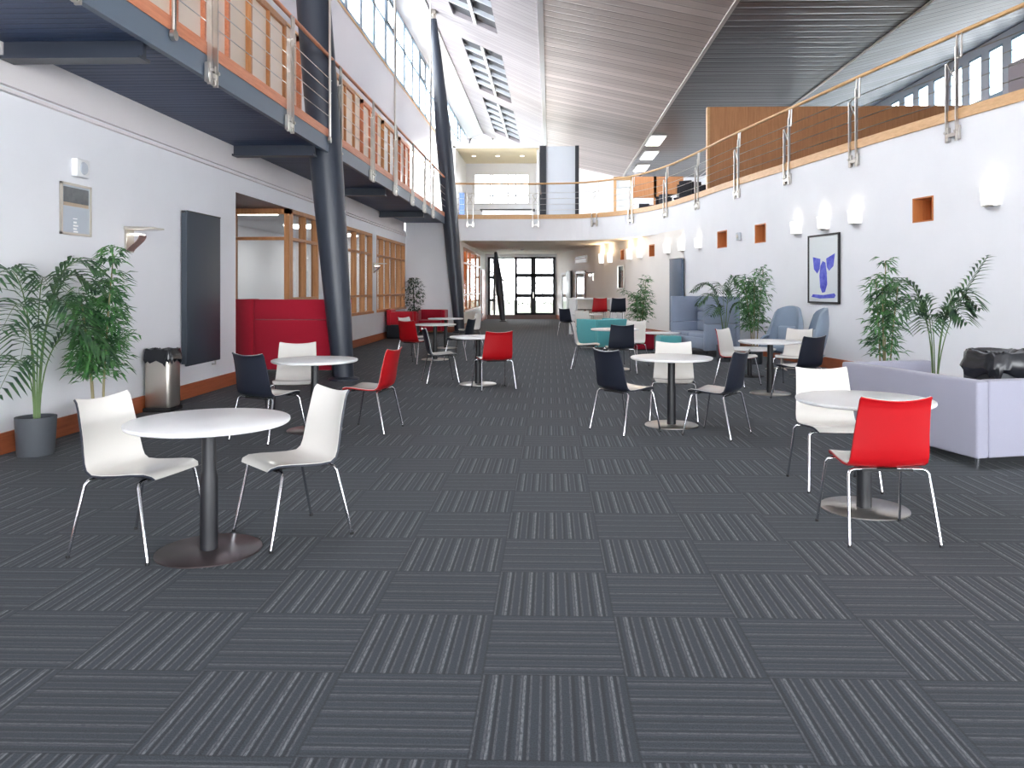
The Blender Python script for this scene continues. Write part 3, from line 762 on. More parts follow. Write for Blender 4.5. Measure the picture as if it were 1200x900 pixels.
# table behind the centre
chair('dark', .66, 14.45, 1, -.15, 'white fronted chair in front of the teal armchair, left of the round table')
chair('dark', 1.2, 13.75, -.15, 1, 'charcoal backed chair seen from behind in front of the table by the teal armchair')
chair('white', 1.52, 14.95, -.55, -.83, 'white chair right of the table by the teal armchair')
# far right
chair('dark', .58, 24.6, .6, .8, 'small charcoal chair farthest right of the aisle near the far doors')
chair('white', .95, 21.6, .3, -.95, 'white chair beyond the teal armchair at the far white table')

# --- round tables
def make_table(base_mat, dia=.88, h=.74, col_r=.043):
    t = thing('round_table', 'x', 'table'); r = dia/2
    q = MB(); q.lathe([(0, h-.026), (r-.012, h-.026), (r-.003, h-.02), (r, h-.012), (r-.001, h-.003), (r-.006, h), (0, h)], 64); q.build('tabletop', M['lam'], t, 40)
    q = MB(); q.lathe([(0, .012), (col_r*1.12, .012), (col_r*1.12, h*.56), (col_r*.92, h*.62), (col_r*.92, h-.026), (0, h-.026)], 28); q.build('column', M['black'], t, 40)
    q = MB(); b = .285 if h > .6 else .24; q.lathe([(0, 0), (b, 0), (b, .007), (b-.006, .011), (0, .014)], 56); q.build('base_plate', base_mat, t, 40)
    q = MB(); q.box((0, 0, h-.033), (.34, .05, .014)); q.box((0, 0, h-.033), (.05, .34, .014)); q.build('top_bracket', M['foot'], t, 40)
    return t
tb = {k: make_table(M[k]) for k in ('bronze', 'satin')}
first = {'bronze': True, 'satin': True}
def table(kind, xa, d, label):
    x, y = G(xa, d)
    if first[kind]: first[kind] = False; o = tb[kind]; o.location = (x, y, 0); o['label'] = label
    else: o = dup(tb[kind], (x, y, 0), 0, label)
    o['group'] = 'white round tables'; return o
table('bronze', -1.926, 4.43, 'white round table with dark base, nearest on the left')
table('bronze', -2.46, 8.2, 'white round table with dark base in front of the crimson booth sofa')
table('satin', -1.12, 12.15, 'white round table right of the far leaning column, beside the red chair')
table('satin', 1.31, 8.5, 'white round table in the centre right between two charcoal chairs')
table('satin', 2.11, 5.28, 'white round table nearest on the right, by the pale grey sofa')
table('satin', 3.1, 11.07, 'white round table in front of the pale blue wing armchairs')
table('satin', 1.18, 14.4, 'white round table in front of the teal armchair')
table('satin', -2.4, 16.35, 'white round table between the dark red and charcoal chairs at the far left')
table('satin', -2.6, 19.5, 'farthest white round table on the left, in front of the small red sofa')
table('satin', 1.05, 22.7, 'farthest white round table on the right, beyond the teal armchair')
# low coffee tables
lowt = make_table(M['foot'], .86, .47, .035); lowt.name = 'coffee_table'
x, y = G(2.55, 18.0); lowt.location = (x, y, 0); lowt['label'] = 'low white round coffee table between the red and teal poufs'; lowt['group'] = 'low coffee tables'
x, y = G(3.36, 13.25); dup(lowt, (x, y, 0), 0, 'low white round coffee table in front of the wing armchairs', 'low coffee tables')

# --- poufs
def pouf(name_lbl, m, xa, d, rz):
    o = thing('pouf', name_lbl, 'pouf', (*G(xa, d), 0), rz, 'square poufs around the coffee table')
    q = MB(); q.box((0, 0, .235), (.46, .46, .43), 0, .03, 3); q.build('upholstery', M[m], o, 40)
    q = MB(); q.box((0, 0, .011), (.4, .4, .022)); q.build('plinth', M['foot'], o, 0)
pouf('red square pouf behind the low coffee table', 'red_fab', 2.24, 19.0, .1)
pouf('teal square pouf in front of the low coffee table, beside the grey booth sofa', 'teal_fab', 2.58, 17.15, .12)

# --- high backed booth sofas (open side faces local +Y)
def booth(label, fab, loc, rz, Wd=1.7, D=.86, Hh=1.3, hs=.7, wing_=False):
    o = thing('high_back_sofa', label, 'sofa', loc, rz)
    def panel(nm, c, d, up=True):
        q = MB(); z0 = .12
        q.box((c[0], c[1], (z0+hs)/2), (d[0], d[1], hs-z0-.004), 0, .018, 2)
        q.box((c[0], c[1], (hs+Hh)/2), (d[0], d[1], Hh-hs-.004), 0, .018, 2)
        q.build(nm, fab, o, 40)
    if wing_:
        panel('back_panel', (.19, -D/2+.05), (Wd-.38, .1))
        q = MB(); q.box((-Wd/2+.17, -D/2+.1, .71), (.4, .09, 1.18), -.32, .018, 2); q.build('corner_panel', fab, o, 40)
    else: panel('back_panel', (0, -D/2+.05), (Wd, .1))
    for s in (-1, 1): panel('side_panel', (s*(Wd/2-.05), .05), (.1, D-.1))
    q = MB(); q.box((0, .05, .27), (Wd-.22, D-.12, .26), 0, .03, 3); q.build('seat_base', fab, o, 40)
    n = 2
    for i in range(n):
        w_ = (Wd-.24)/n; q = MB(); q.box((-(Wd-.24)/2+w_*(i+.5), .1, .43), (w_-.01, D-.24, .1), 0, .03, 3); q.build('seat_cushion', fab, o, 40)
    for z0, z1 in ((.48, .72), (.725, .93), (.935, 1.26)):
        q = MB(); q.box((0, -D/2+.15, (z0+z1)/2), (Wd-.22, .12, z1-z0-.006), 0, .03, 3); q.build('back_cushion', fab, o, 40)
    for sx in (-1, 1):
        for sy in (-1, 1):
            q = MB(); q.lathe([(0, 0), (.018, 0), (.022, .13), (0, .13)], 12, (sx*(Wd/2-.1), sy*(D/2-.1), 0)); q.build('leg', M['chrome'], o, 40)
    return o
x, y = G(3.62, 18.0); booth('blue grey high backed booth sofa against the right wall', M['grey_fab'], (x-.1, y, 0), face(-.95, -.3))
booth('crimson high backed booth sofa in the alcove behind the second left table', M['red_fab'], (-4.42, 13.4, 0), face(.06, .99), 1.78, .86, 1.3, .96, True)

# --- low sofas made of upholstered slabs (open side faces local +Y)
def low_sofa(label, fab, loc, rz, Wd, D, Hh=.725, arm=.12, z0=.09, legm='chrome'):
    o = thing('low_sofa', label, 'sofa', loc, rz)
    q = MB(); q.box((0, -D/2+arm/2, (z0+Hh)/2), (Wd, arm, Hh-z0), 0, .022, 3); q.build('backrest', fab, o, 40)
    for s in (-1, 1):
        q = MB(); q.box((s*(Wd/2-arm/2), arm/2, (z0+Hh)/2), (arm, D-arm, Hh-z0), 0, .022, 3); q.build('arm', fab, o, 40)
    q = MB(); q.box((0, arm/2, .22), (Wd-2*arm-.01, D-arm-.02, .24), 0, .02, 2); q.build('seat_base', fab, o, 40)
    q = MB(); q.box((0, arm/2, .39), (Wd-2*arm-.02, D-arm-.02, .11), 0, .03, 3); q.build('seat_cushion', fab, o, 40)
    for sx in (-1, 1):
        for sy in (-1, 1):
            q = MB(); q.lathe([(0, 0), (.016, 0), (.02, z0+.01), (0, z0+.01)], 12, (sx*(Wd/2-.07), sy*(D/2-.07), 0)); q.build('leg', M[legm], o, 40)
    return o
cA = Vector(W(1145, 6.38)); cB = Vector(W(986, 8.1)); v = (cA-cB).normalized(); inw = Vector((-v.y, v.x))
Wd = (cA-cB).length; ctr = (cA+cB)/2 + inw*.5
low_sofa('pale grey low sofa on the right with its back to the room', M['lilac_fab'], (*ctr, 0), math.atan2(inw.y, inw.x)-PI/2, Wd, 1.0)
x, y = G(1.25, 19.1); low_sofa('teal low armchair seen from its back corner behind the round table', M['teal_fab'], (x, y, 0), face(-.62, .78), .95, .8, .74)
low_sofa('small dark red sofa against the far left return wall', M['red_fab'], (-3.92, 25.75, 0), PI, 1.0, .8, .78)
o = thing('armchair', 'red armchair with black base against the left wall, below the last timber window', 'armchair', (-4.42, 23.3, 0), face(1, 0))
q = MB(); q.box((0, -.33, .62), (.72, .14, .46), 0, .03, 3); q.build('backrest', M['red_fab2'], o, 40)
for s in (-1, 1):
    q = MB(); q.box((s*.31, .05, .6), (.12, .66, .38), 0, .03, 3); q.build('arm', M['red_fab2'], o, 40)
q = MB(); q.box((0, .04, .45), (.52, .62, .1), 0, .03, 3); q.build('seat_cushion', M['red_fab2'], o, 40)
q = MB(); q.box((0, 0, .21), (.7, .78, .4), 0, .01, 2); q.build('base', M['dark_fab'], o, 40)

# --- wing armchairs (open towards local +Y)
def wing(label, loc, rz):
    o = thing('wing_armchair', label, 'armchair', loc, rz, 'pale blue wing armchairs')
    def g(off):
        rows = []
        for j in range(13):
            v_ = j/12; row = []
            for k in range(25):
                ph = math.radians(-118 + 236*k/24); aph = abs(ph)
                top = 1.16 - .09*(aph/1.0)**2 if aph < .95 else max(.62, 1.079 - .95*(aph-.95)**1.25)
                z = .36 + (top-.36)*v_
                r = (.25 + .13*math.sin(PI*(.12+.7*v_)) + .05*max(0, aph-1.1)*(1-v_*.4) - off)
                lean = -.07*v_*v_
                row.append((r*math.sin(ph)*.98, -r*math.cos(ph) + lean + .03, z))
            rows.append(row)
        return rows
    q = MB(); q.solid(g(0), g(.05)); q.build('shell', M['wing_fab'], o, 60)
    q = MB(); q.box((0, .05, .40), (.54, .56, .13), 0, .05, 4); q.build('seat_cushion', M['wing_fab'], o, 40)
    q = MB(); q.box((0, -.19, .62), (.36, .1, .34), 0, .045, 4); q.build('back_cushion', M['wing_fab'], o, 40)
    q = MB(); q.lathe([(0, .3), (.3, .33), (.34, .37), (0, .37)], 28, (0, .02, 0)); q.build('underside', M['wing_fab'], o, 40)
    q = MB(); q.lathe([(0, .02), (.03, .02), (.03, .31), (0, .31)], 16); q.build('pedestal', M['satin'], o, 40)
    q = MB()
    for k in range(4):
        a = PI/4 + k*PI/2; q.tube([(0, 0, .035), (.3*math.cos(a), .3*math.sin(a), .018)], [.02, .012], 8)
    q.build('star_base', M['satin'], o, 40)
    return o
x, y = G(4.22, 14.3); wing('pale blue grey wing armchair left of the other, beside the tall bamboo', (x, y, 0), face(-.72, -.7))
x, y = G(4.25, 13.1); wing('pale blue grey wing armchair below the blue picture, seen side on', (x, y, 0), face(-.98, .12))

# --- bar counter and stools far right
x0, y0 = G(.72, 25.6); x1, y1 = G(2.2, 24.6)
o = thing('bar_counter', 'long white bar height counter against the far right wall', 'counter', ((x0+x1)/2, (y0+y1)/2, 0), math.atan2(y1-y0, x1-x0)); Lc = math.dist((x0, y0), (x1, y1))
q = MB(); q.box((0, 0, 1.15), (Lc, .5, .05), 0, .006, 1); q.build('worktop', M['lam'], o, 0)
q = MB(); q.box((0, -.1, .97), (Lc-.3, .03, .31)); q.build('front_panel', painted('counter_beige', lin(214, 206, 196), .6), o, 0)
q = MB(); q.box((0, -.1, .8), (Lc-.3, .035, .03)); q.build('trim_rail', M['foot'], o, 0)
for s in (-1, 1):
    q = MB(); q.box((s*(Lc/2-.13), 0, .5625), (.26, .46, 1.125), 0, .005, 1); q.build('end_panel', M['lam'], o, 0)
def stool(label, kind, xa, d):
    x, y = G(xa, d); o = thing('bar_stool', label, 'stool', (x, y, 0), face(-.1, 1), 'bar stools at the white counter')
    make_shell(.34).build('seat_shell', M[kind], o, 50); make_lining(.34).build('seat_lining', M['sh_white'], o, 50)
    for sx in (-1, 1):
        for sy in (-1, 1):
            q = MB(); q.tube([(sx*.06, sy*.13, .765), (sx*.18, sy*.15, .765), (sx*.23, sy*.24, 0)], .01, 8); q.build('leg', M['chrome'], o, 50)
    q = MB(); q.tube([(-.215, .215, .25), (.215, .215, .25), (.215, -.215, .25), (-.215, -.215, .25), (-.215, .215, .25)], .008, 6); q.build('footrest', M['chrome'], o, 50)
stool('red bar stool seen from behind at the far white counter', 'sh_red', 1.46, 23.7)
stool('charcoal bar stool seen from behind at the right end of the far white counter', 'sh_dark', 2.0, 23.5)

# --- bins
def bin_(label, loc, rz, w_, d_, h, body_m, bag_drop=.13, seed=1, bulge=1.0):
    rnd = random.Random(seed)
    o = thing('waste_bin', label, 'bin', loc, rz)
    if body_m:
        q = MB(); q.box((0, 0, h/2), (w_, d_, h-.06), 0, .05, 3); q.build('body', body_m, o, 40)
        q = MB(); q.box((0, 0, .025), (w_+.02, d_+.02, .05), 0, .012, 2); q.build('base', M['foot'], o, 40)
    n = 44; rows = []
    def sq(a, k):
        c, s = math.cos(a), math.sin(a); p = .42
        return (math.copysign(abs(c)**p, c)*w_/2*k, math.copysign(abs(s)**p, s)*d_/2*k)
    prof_ = [(1.10, -bag_drop), (1.16, -bag_drop*.7), (1.10, -bag_drop*.3), (1.07, .0), (1.04, .025), (.95, .03), (.82, .02), (.6, .0), (.3, -.015), (.02, -.02)]
    for j, (k, dz) in enumerate(prof_):
        row = []
        for i in range(n):
            x, y = sq(2*PI*i/n, k*bulge*(1 + rnd.uniform(-.03, .03)*(1 if j < 5 else .6)))
            jag = rnd.uniform(-.05, .05) if j == 0 else rnd.uniform(-.012, .012)
            row.append((x, y, h-.02 + dz + jag))
        rows.append(row)
    q = MB(); q.grid(rows, True); q.build('bag_liner', M['bag'], o, 25)
    return o
x, y = GP(190, 481); bin_('stainless steel waste bin with black liner against the left wall', (max(x, XL+.2), y, 0), 0, .32, .3, .74, M['silver'])
x, y = W(1172, 7.75); bin_('black bag covered bin beside the palm, behind the pale grey sofa', (x+.06, y, 0), .12, .6, .5, .86, plain('dark_bin', lin(52, 56, 60), .5), .2, 5)

# --- plants
def leaf(mb, p, d, ln, wd, droop=.25, up=Vector((0, 0, 1))):
    d = d.normalized(); s = d.cross(up)
    if s.length < 1e-3: s = Vector((1, 0, 0))
    s.normalize(); nrm = s.cross(d)
    a = p + d*ln*.35 + nrm*ln*.05; b = p + d*ln*.7 - up*ln*droop*.4; c = p + d*ln*.98 - up*ln*droop
    w = wd/2
    mb._add([p, a - s*w + nrm*.004, a - nrm*.006, a + s*w + nrm*.004, b - s*w*.7, b - nrm*.004, b + s*w*.7, c], [(0, 2, 1), (0, 3, 2), (1, 2, 5, 4), (2, 3, 6, 5), (4, 5, 7), (5, 6, 7)])
def pot(o, r, h):
    q = MB(); q.lathe([(0, 0), (r*.86, 0), (r*.9, .02), (r, h-.01), (r, h), (r-.018, h), (r-.03, h-.05), (0, h-.05)], 32); q.build('planter', M['pot'], o, 40)
    q = MB(); q.lathe([(0, h-.06), (r-.022, h-.06), (r-.022, h-.045), (0, h-.04)], 24); q.build('soil', M['soil'], o, 40)
def bamboo(label, loc, h, seed, spread=.3, n=420, side=None):
    rnd = random.Random(seed); o = thing('potted_bamboo', label, 'plant', loc, rnd.uniform(0, 6) if side is None else 0)
    pot(o, .17, .34); leaves = MB()
    for k in range(4):
        a = k*PI/2 + rnd.uniform(-.4, .4); r0 = .05
        top = h*(1 if k == 0 else rnd.uniform(.72, .94)); pts = []
        lx, ly = math.cos(a), math.sin(a); ln = rnd.uniform(.05, spread*.5)
        for i in range(9):
            f_ = i/8; pts.append(Vector((lx*(r0+ln*f_**1.5), ly*(r0+ln*f_**1.5), .29+(top-.33)*f_)))
        q = MB(); q.tube(pts, [.011-.006*i/8 for i in range(9)], 8); q.build('cane', M['cane'], o, 40)
        for j in range(n//4):
            f_ = rnd.uniform(.22, 1)**.85; i = min(7, int(f_*8)); p = pts[i].lerp(pts[i+1], f_*8-i)
            az = rnd.uniform(0, 2*PI); reach = rnd.uniform(.03, spread)*(1.05-.62*f_)*rnd.uniform(.5, 1)
            tip = p + Vector((math.cos(az)*reach, math.sin(az)*reach, rnd.uniform(-.02, .12)))
            if rnd.random() < .35: leaves.tube([p, (p+tip)/2 + Vector((0, 0, .02)), tip], .0022, 4)
            for _ in range(2):
                az2 = az + rnd.uniform(-1.1, 1.1); leaf(leaves, tip, Vector((math.cos(az2), math.sin(az2), rnd.uniform(-.5, .45))), rnd.uniform(.09, .16), rnd.uniform(.022, .034), rnd.uniform(.1, .45))
    if side:
        for (ang, z0, ln) in side:
            p = Vector((0, 0, z0)); e = p + Vector((math.cos(ang)*ln, math.sin(ang)*ln, ln*.55))
            leaves.tube([p, (p+e)/2 + Vector((0, 0, -.03)), e], [.006, .004, .002], 6)
            for j in range(46):
                f_ = rnd.uniform(.35, 1); b = p.lerp(e, f_); az2 = rnd.uniform(0, 2*PI)
                leaf(leaves, b + Vector((rnd.uniform(-.06, .06), rnd.uniform(-.06, .06), rnd.uniform(-.06, .06))), Vector((math.cos(az2), math.sin(az2), rnd.uniform(-.5, .5))), rnd.uniform(.08, .15), .02, .3)
    leaves.build('foliage', M['leaf'], o, 0, fix=False)
    return o
def palm(label, loc, fronds, seed, ph=.34, scale=1.0):
    """fronds: (azimuth, height of the arc top, reach, droop)"""
    rnd = random.Random(seed); o = thing('potted_palm', label, 'plant', loc); pot(o, .165, ph)
    for az, hh, reach, droop in fronds:
        d = Vector((math.cos(az), math.sin(az), 0)); pts = []; N = 16
        for i in range(N+1):
            f_ = i/N; z = ph-.06 + (hh-ph+.06)*math.sin(min(1, f_*1.18)*PI/2)**.9
            out = reach*f_**2.0
            if droop < 0: z = ph-.06 + (hh-ph+.06)*f_**.75; out = reach*f_**1.5
            if f_ > .55 and droop > 0: z -= droop*((f_-.55)/.45)**2
            pts.append(d*(.03+out) + Vector((0, 0, z)))
        q = MB(); q.tube(pts, [.0075-.006*i/N for i in range(N+1)], 6); st = q.build('frond_stalk', M['stem'], o, 40)
        q = MB(); nl = 15
        for j in range(nl):
            f_ = .42 + .58*j/(nl-1); i = min(N-1, int(f_*N)); p = pts[i].lerp(pts[i+1], f_*N-i); t_ = (pts[i+1]-pts[i]).normalized()
            s = t_.cross(Vector((0, 0, 1))); s = s.normalized() if s.length > .05 else Vector((-d.y, d.x, 0))
            env = math.sin(PI*min(1, .18+.82*(j/(nl-1))))**.6 * .9 + .25
            for sg in (-1, 1):
                dirv = s*sg*.8 + t_*.62 + Vector((0, 0, .12))
                leaf(q, p, dirv, .30*env*scale*rnd.uniform(.9, 1.1), .036, .3)
        q.build('frond_leaves', M['palm'], st, 0, fix=False)
    return o
x, y = W(33, 7.0); palm('potted palm with arching fronds in a slate planter, nearest on the left wall', (x+.07, y, 0),
    [(-1.45, 1.7, .72, .2), (-1.35, 1.42, .62, .28), (.25, 1.76, .5, .14), (.95, 1.66, .5, .2), (-.35, 1.46, .52, .3), (.15, 1.18, .62, .36), (-1.15, 1.2, .62, .32), (-1.4, .92, .62, .3), (-.75, 1.62, .36, .12)], 3)
x, y = W(113, 7.75); bamboo('potted bamboo against the left wall between the palm and the steel bin', (x+.02, y, 0), 1.86, 11, .3, 760, [(-.15, .85, .42)])
x, y = W(1037, 9.6); bamboo('potted bamboo on the right behind the pale grey sofa', (x, y, 0), 1.84, 21, .27, 400)
x, y = W(1096, 9.3); palm('potted palm behind the pale grey sofa, its frond tip high on the right', (x, y, 0),
    [(.2, 1.86, .66, -1), (.05, 1.5, .5, .25), (PI-.1, 1.62, .6, .25), (PI+.35, 1.4, .62, .3), (-1.2, 1.3, .4, .2), (-2.2, 1.2, .45, .2), (-.4, 1.35, .35, .15), (1.9, 1.4, .3, .2)], 5)
x, y = W(884, 15.4); bamboo('tall bushy potted bamboo between the grey booth and the wing armchairs', (x, y, 0), 1.9, 31, .44, 640)
x, y = W(849, 15.9); palm('potted palm in front of the right end of the grey booth sofa', (x, y, 0),
    [(2.6, 1.62, .65, .2), (.4, 1.75, .35, .2), (3.4, 1.4, .55, .25), (-1.2, 1.5, .35, .2), (-2.4, 1.15, .45, .2), (1.6, 1.6, .3, .2), (-.2, 1.2, .4, .2)], 8)
x, y = W(751, 21.2); bamboo('potted bamboo by the far framed mirror on the right wall', (x, y, 0), 1.78, 41, .46, 520, [(PI, 1.15, .55)])
# ficus far left
o = thing('potted_ficus', 'dark leaved ficus tree in the far left corner by the timber windows', 'plant', (-4.35, 24.9, 0)); pot(o, .19, .36)
rnd = random.Random(4); q = MB(); q.tube([(0, 0, .3), (.02, .01, .8), (-.02, 0, 1.3), (0, 0, 1.7)], [.02, .018, .014, .006], 8); q.build('trunk', M['bark'], o, 40)
q = MB()
for j in range(420):
    z = rnd.uniform(.72, 1.82); r = .36*math.sin(PI*min(1, max(.06, (1.9-z)/1.25)))**.7*rnd.uniform(.3, 1); a = rnd.uniform(0, 2*PI)
    leaf(q, Vector((r*math.cos(a), r*math.sin(a), z)), Vector((math.cos(a+rnd.uniform(-1, 1)), math.sin(a), rnd.uniform(-.6, .3))), rnd.uniform(.08, .13), .05, .3)
q.build('foliage', M['ficus'], o, 0, fix=False)
# ================================================================ WALL FITTINGS
def wy(px, x=XL):                     # where picture column px meets the plane X = x
    a = (px - CX)/F; return x*(CS + a*SN)/(a*CS - SN)
def zw(py, px, x=XL):
    return ZD(py, depth(x, wy(px, x)))
# left radiator
def radiator(label, loc, rz, w_, h, m):
    o = thing('radiator', label, 'radiator', loc, rz)     # panel lies in local XZ, front towards -Y
    q = MB(); q.box((0, -.075, h/2), (w_, .03, h), 0, .006, 2); q.build('front_panel', m, o, 40)
    q = MB(); q.box((0, -.055, h-.008), (w_-.01, .085, .016)); q.build('top_grille', M['black'], o, 0)
    for s in (-1, 1):
        q = MB(); q.box((s*(w_/2-.004), -.045, h/2), (.006, .06, h-.06)); q.build('side_panel', m, o, 0)
    for s in (-1, 1):
        for z in (.15, h-.2):
            q = MB(); q.box((s*w_*.3, -.02, z), (.05, .04, .06)); q.build('wall_bracket', M['black'], o, 0)
    q = MB(); q.tube([(w_/2-.08, -.05, .03), (w_/2-.08, -.05, -.06), (w_/2-.08, 0, -.06)], .012, 8); q.build('valve_pipe', M['satin'], o, 40)
ya, yb = wy(211), wy(251)
z0, z1 = zw(430, 209), zw(246, 209)
radiator('tall anthracite flat radiator on the left wall', (XL+.002, (ya+yb)/2, z0), PI/2, yb-ya, z1-z0, M['rad'])
# alarm sounder, poster, wall lamps
def wall_box(name, label, cat, px0, px1, py0, py1, th):
    ya, yb = wy(px0), wy(px1); d = depth(XL, (ya+yb)/2)
    o = thing(name, label, cat, (XL, (ya+yb)/2, ZD((py0+py1)/2, d)), PI/2)
    return o, yb-ya, (py1-py0)/F*d
o, w_, h = wall_box('alarm_sounder', 'small white wall alarm box above the poster on the left wall', 'alarm', 83, 98, 187, 208, .07)
q = MB(); q.box((0, -.035, 0), (w_, .07, h), 0, .012, 2); q.build('housing', M['white_paint'], o, 40)
q = MB(); q.lathe([(0, 0), (w_*.3, 0), (w_*.26, .012), (0, .014)], 20, M=Matrix.Translation((0, -.07, 0)) @ Matrix.Rotation(PI/2, 4, 'X')); q.build('speaker_disc', M['grey_panel'], o, 40)
o, w_, h = wall_box('poster_frame', 'silver framed notice poster on the left wall above the palm', 'poster', 69.5, 105, 216, 276, .02)
q = MB()
for cx_, cz, a, b in ((0, h/2-.012, w_, .024), (0, -h/2+.012, w_, .024), (-w_/2+.012, 0, .024, h), (w_/2-.012, 0, .024, h)): q.box((cx_, -.012, cz), (a, .024, b))
q.build('frame', M['silver'], o, 0)
q = MB(); q.box((0, -.008, 0), (w_-.04, .01, h-.04)); q.build('sheet', plain('poster_sheet', lin(182, 190, 200), .25), o, 0)
q = MB(); q.box((0, -.0145, h*.27), (w_-.09, .003, h*.3)); q.build('photo_panel', painted('poster_photo', lin(84, 88, 90), .3, .6, 14), o, 0)
q = MB(); q.box((0, -.0145, h*.09), (w_-.09, .003, h*.07)); q.build('photo_band', plain('poster_tan', lin(176, 156, 132), .3), o, 0)
q = MB()
for i, (xo, zo, a, b) in enumerate([(-.02, -.1, .07, .008), (-.02, -.14, .05, .02), (-.01, -.175, .08, .016), (-.02, -.21, .06, .02), (-.01, -.24, .07, .012)]): q.box((xo, -.0145, zo*h/.56), (a, .003, b))
q.build('print_lines', plain('poster_white', lin(250, 250, 250), .4), o, 0)
def uplighter(label, px, py, hpx, x=XL):
    y = wy(px, x); d = depth(x, y); h = hpx/F*d
    o = thing('wall_uplighter', label, 'wall lamp', (x, y, ZD(py, d)), PI/2, 'bronze and silver wall uplighters')
    q = MB(); q.box((0, -.015, 0), (.16, .03, h), 0, .004, 1); q.build('back_plate', M['silver'], o, 40)
    q = MB(); q._add([(-.13, -.02, h*.5), (.13, -.02, h*.5), (.13, -.36, h*.46), (-.13, -.36, h*.46), (-.13, -.02, h*.38), (.13, -.02, h*.38), (.13, -.36, h*.40), (-.13, -.36, h*.40)], [(0, 1, 2, 3), (4, 5, 6, 7), (0, 1, 5, 4), (1, 2, 6, 5), (2, 3, 7, 6), (3, 0, 4, 7)])
    q.build('reflector', M['silver'], o, 0)
    q = MB(); rows = []
    for k in range(9):
        a = PI/2*k/8; rows.append([(-.075, -.03-.15*math.sin(a)**1.4, -h*.45 + h*.62*k/8), (.075, -.03-.15*math.sin(a)**1.4, -h*.45 + h*.62*k/8)])
    q.solid(rows, [[(x_, y_+.012, z_) for x_, y_, z_ in r] for r in rows]); q.build('shade', M['dark_brown'], o, 40)
    q = MB(); q.box((0, -.11, h*.2), (.12, .12, .015)); q.build('lamp_tube', emit('uplighter_lamp', (1, .95, .88, 1), 2.5), o, 0)
uplighter('bronze wall uplighter on the left wall between the poster and the radiator', 150, 281, 30)
uplighter('bronze wall uplighter on the white pier between the timber windows', 437.5, 314, 12)
uplighter('bronze wall uplighter on the pier beside the nearest leaning column', 379, 306, 16)

# right wall lamps (plaster half bowls)
def half_lamp(label, px, py, hpx, grp):
    p, t, n, s = wall_frame(px); d = depth(*p); h = hpx/F*d*.85; r = .165
    mx = Matrix(((t[0], -n[0], 0, 0), (t[1], -n[1], 0, 0), (0, 0, 1, 0), (0, 0, 0, 1)))
    o = thing('wall_lamp', label, 'wall lamp', (*p, ZD(py, d)), 0, grp)
    q = MB(); rows = []
    for j in range(5):
        z = -h/2 + h*j/4; rr = r*(.86+.14*j/4); rows.append([(rr*math.cos(PI*k/14), -rr*math.sin(PI*k/14)*.9-.001, z) for k in range(15)])
    q.grid(rows); q.bm.transform(mx); q.build('shade', emit('plaster_lamp_glow', (1, .98, .95, 1), 1.0), o, 40)
    q = MB(); q.prism([(r*.86*math.cos(PI*k/14), -r*.86*.9*math.sin(PI*k/14)-.001) for k in range(15)], -h/2-.012, -h/2); q.bm.transform(mx); q.build('base_rim', M['satin'], o, 0)
    l = bpy.data.lights.new('wall_lamp_light', 'POINT'); l.energy = 5.5 if px < 760 else .35; l.color = (1, .74, .48) if px < 760 else (1, .88, .72); l.shadow_soft_size = .06
    lo = bpy.data.objects.new('wall_lamp_light', l); COL.objects.link(lo); lo.parent = o; lo.location = (n[0]*.16, n[1]*.16, h/2+.08)
lamps = [(706, 303, 13, 'left one of the far pair of lit wall lamps near the vent'), (716, 302, 13, 'right one of the far pair of lit wall lamps, left of the smallest niche'),
 (739, 298, 14, 'lit wall lamp just right of the smallest timber niche'), (751, 296, 14, 'lit wall lamp just left of the second timber niche'),
 (783, 291, 13, 'lit wall lamp left above the blue grey radiator'), (800, 288, 13, 'lit wall lamp straight above the blue grey radiator'), (820, 285, 13, 'lit wall lamp right of the blue grey radiator, before the third niche'),
 (935, 267, 16, 'white lit wall lamp left above the blue picture'), (967, 261, 17, 'white lit wall lamp above the blue picture'), (1004, 254, 18, 'white lit wall lamp right of the blue picture'),
 (1163, 230, 25, 'white lit wall lamp nearest on the right wall, right of the largest niche')]
for px, py, h, lb in lamps: half_lamp(lb, px, py, h, 'lit white wall lamps')

# right wall: picture, mirror, radiators, vent, doors
def wframe(px0, px1, py0, py1, name, label, cat, group=None):
    (pa, _), (pb, _) = hit(px0, RWALL), hit(px1, RWALL); m = ((pa[0]+pb[0])/2, (pa[1]+pb[1])/2)
    w_ = math.dist(pa, pb); d = depth(*m); h = (py1-py0)/F*d
    p, t, n, s = wall_frame((px0+px1)/2)
    o = thing(name, label, cat, (m[0]+n[0]*.012, m[1]+n[1]*.012, ZD((py0+py1)/2, d)), math.atan2(t[1], t[0]) + 0, group)
    return o, w_, h                                  # local +X runs towards the camera, local -Y into the room
o, w_, h = wframe(949, 985.5, 274.5, 355.5, 'framed_picture', 'black framed picture of a blue abstract plume on white, on the right wall', 'picture')
sgn = -1
def fr_(o, w_, h, e, dp, m):
    q = MB()
    for cx_, cz, a, b in ((0, h/2-e/2, w_, e), (0, -h/2+e/2, w_, e), (-w_/2+e/2, 0, e, h), (w_/2-e/2, 0, e, h)): q.box((cx_, -dp/2, cz), (a, dp, b))
    q.build('frame', m, o, 0)
fr_(o, w_, h, .032, .035, M['black'])
q = MB(); q.box((0, -.012, 0), (w_-.05, .012, h-.05)); q.build('print', plain('print_paper', lin(226, 232, 234), .35), o, 0)
def blob(pts, m, nm, y=-.0195):
    q = MB(); q._add([(x*1.15*w_, y, z*1.12*h) for x, z in pts] + [(x*1.15*w_, y+.002, z*1.12*h) for x, z in pts], [tuple(range(len(pts))), tuple(range(len(pts), 2*len(pts)))]); q.build(nm, m, o, 0)
